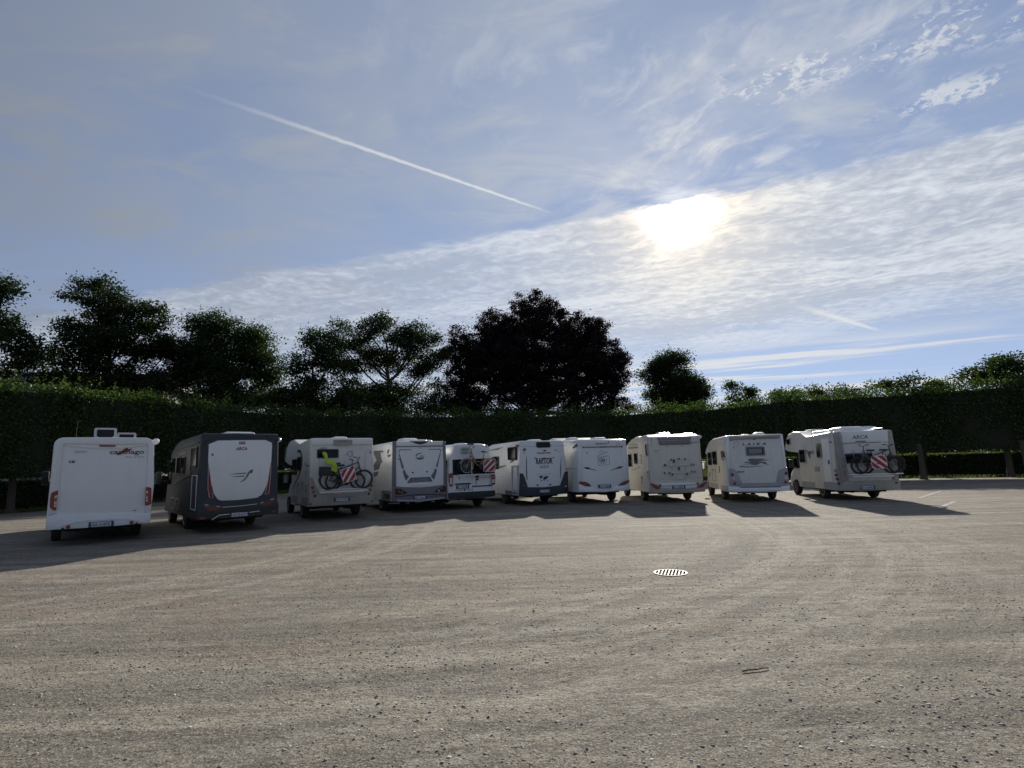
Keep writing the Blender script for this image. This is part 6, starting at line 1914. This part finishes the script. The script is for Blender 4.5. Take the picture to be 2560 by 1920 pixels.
# the bright jacket thrown over the large black bicycle
_j = V[3].P([(693, 428), (735, 420), (768, 448), (782, 500), (778, 545), (792, 568), (890, 568), (902, 618), (942, 650), (938, 765), (897, 772), (882, 735), (852, 752), (823, 746), (850, 662), (840, 626), (752, 642), (742, 600), (735, 578), (750, 545), (722, 502), (696, 466)])
_c = (sum(p[0] for p in _j) / len(_j), sum(p[1] for p in _j) / len(_j))
jr = empty('hi_vis_jacket', V[3].world(_c[0], -0.42, _c[1]), V[3].th, 'bright yellow high visibility jacket draped over the large black bicycle', 'jacket')
_j = [(x - _c[0], z - _c[1]) for x, z in _j]
jo = MB().prism(rpoly(_j, .03), -.035, .045).build('cloth', M['hivis'], jr, bevel=.018)
_s = [p for p in V[3].P([(755, 590), (895, 572), (935, 650), (930, 700), (880, 690), (850, 640), (760, 635)])]
MB().prism(rpoly([(x - _c[0], z - _c[1]) for x, z in _s], .04), -.075, .0).build('sleeve', M['hivis'], jr, bevel=.02)


# ================================================================= on the ground
GRATE = (2.46, 9.46)
gr = empty('drain_grate', (GRATE[0], GRATE[1], 0), R_(-19), 'round iron drain grate with parallel bars lying in the gravel', 'drain grate')
GR = 0.265
rim = [(GR * math.cos(2 * math.pi * k / 44), GR * math.sin(2 * math.pi * k / 44)) for k in range(44)]
rin = [(x * .93, y * .93) for x, y in rim]
MB().ring(rim, rin, -.03, .012, axis='z').build('rim', M['steel'], gr)
for k in range(10):
    x = -GR + (k + .5) * 2 * GR / 10
    l = math.sqrt(max(0, (GR * .94) ** 2 - x * x))
    MB().box(x - .0115, x + .0115, -l, l, -.006, .011).build('bar', M['steel'], gr, bevel=.003)
MB().box(-GR * .93, GR * .93, -.006, .006, -.02, -.004).build('cross_bar', M['steel'], gr, bevel=.003)
pit = MB()
n_ = 40
pv = [(GR * .985 * math.cos(2 * math.pi * k / n_), GR * .985 * math.sin(2 * math.pi * k / n_), z) for z in (0.0, -.6) for k in range(n_)]
pit.add(pv, [(k, (k + 1) % n_, n_ + (k + 1) % n_, n_ + k) for k in range(n_)] + [tuple(range(n_, 2 * n_))])
pit.build('shaft', M['well'], gr)

tw = MB()
pts = [(1.895, 5.135, .012), (1.95, 5.150, .016), (2.01, 5.158, .013), (2.08, 5.178, .017), (2.145, 5.196, .012)]
tw.tube(pts, .0075, 7, r1=.005)
tw.tube([(2.03, 5.163, .014), (2.05, 5.145, .02)], .003, 5)
tag(tw.build('twig', M['twig'], None), 'short reddish brown twig lying on the open gravel', 'twig')


def stone_material():
    m = bpy.data.materials.new('gravel stones')
    m.use_nodes = True
    t = m.node_tree
    b = t.nodes['Principled BSDF']
    geo = t.nodes.new('ShaderNodeNewGeometry')
    ri = Nd(t, geo.outputs['Random Per Island'])
    c = nmix(t, ri.step(0.0, 0.55), (0.11, 0.103, 0.095), (0.27, 0.248, 0.212))
    c = nmix(t, ri.step(0.70, 0.86), c, (0.32, 0.30, 0.27))
    c = nmix(t, ri.step(0.88, 0.92), c, (0.60, 0.58, 0.55))
    t.links.new(c.s, b.inputs['Base Color'])
    b.inputs['Roughness'].default_value = 0.8
    b.inputs['Specular IOR Level'].default_value = 0.25
    return m


STONE = stone_material()
g_ = (1 + 5 ** .5) / 2
ICO_V = np.array([(-1, g_, 0), (1, g_, 0), (-1, -g_, 0), (1, -g_, 0), (0, -1, g_), (0, 1, g_), (0, -1, -g_), (0, 1, -g_), (g_, 0, -1), (g_, 0, 1), (-g_, 0, -1), (-g_, 0, 1)]) / math.sqrt(1 + g_ * g_)
ICO_F = np.array([(0, 11, 5), (0, 5, 1), (0, 1, 7), (0, 7, 10), (0, 10, 11), (1, 5, 9), (5, 11, 4), (11, 10, 2), (10, 7, 6), (7, 1, 8), (3, 9, 4), (3, 4, 2), (3, 2, 6), (3, 6, 8), (3, 8, 9), (4, 9, 5), (2, 4, 11), (6, 2, 10), (8, 6, 7), (9, 8, 1)])


def stones(name, xy, size, flat=0.5):
    N = len(xy)
    sc = size[:, None] * rng.uniform(0.6, 1.25, (N, 3)) * np.array([1, 1, flat])
    v = ICO_V[None] * (1 + rng.normal(size=(N, 12, 1)) * 0.20) * sc[:, None, :]
    a = rng.random(N) * 6.283
    c, s = np.cos(a)[:, None], np.sin(a)[:, None]
    x, y = v[..., 0] * c - v[..., 1] * s, v[..., 0] * s + v[..., 1] * c
    z = v[..., 2] + (sc[:, 2] * rng.uniform(-0.35, 0.5, N))[:, None] + rng.normal(size=(N, 1)) * 0.12 * x
    V_ = np.stack([x + xy[:, :1], y + xy[:, 1:2], z], -1)
    F_ = ICO_F[None] + (np.arange(N) * 12)[:, None, None]
    me = bpy.data.meshes.new(name)
    me.vertices.add(N * 12)
    me.vertices.foreach_set('co', V_.astype(np.float32).ravel())
    me.loops.add(N * 60)
    me.loops.foreach_set('vertex_index', F_.astype(np.int32).ravel())
    me.polygons.add(N * 20)
    me.polygons.foreach_set('loop_start', np.arange(0, N * 60, 3, dtype=np.int32))
    me.polygons.foreach_set('loop_total', np.full(N * 20, 3, dtype=np.int32))
    me.update(calc_edges=True)
    me.materials.append(STONE)
    o = bpy.data.objects.new(name, me)
    COL.objects.link(o)
    return o


def scatter(N, y0, y1, k):
    """positions over the open lot, thinning with distance; patchy like swept gravel"""
    u = rng.random(N)
    y = y0 * (y1 / y0) ** (u ** k)
    x = rng.uniform(-1.05, 1.05, N) * (y * 0.93 + 1.2)
    p = np.sin(x * 1.7 + 0.6 * y) + np.sin(y * 2.1 - x * 0.4 + 1.3) + np.sin(x * 0.6 - y * 0.9 + 2.0) + rng.normal(size=N) * 0.9
    keep = (p > -1.2) & (np.hypot(x - GRATE[0], y - GRATE[1]) > .33)
    return np.stack([x[keep], y[keep]], 1)


xy = np.concatenate([scatter(38000, 3.0, 11.0, 1.0), scatter(9000, 8.0, 21.0, 1.0)])
sz = np.clip(rng.lognormal(math.log(0.0050), 0.60, len(xy)), 0.003, 0.014)
tag(stones('loose_gravel', xy, sz), 'small loose stones scattered over the gravel lot', 'gravel', kind='stuff')
big = scatter(36, 3.6, 9.0, 1.0)
for (x, y) in big:
    o = stones('stone', np.zeros((1, 2)), np.array([rng.uniform(0.011, 0.021)]), 0.7)
    o.location = (x, y, 0)
    tag(o, 'single loose stone larger than the gravel around it', 'stone', 'larger stones on the gravel')
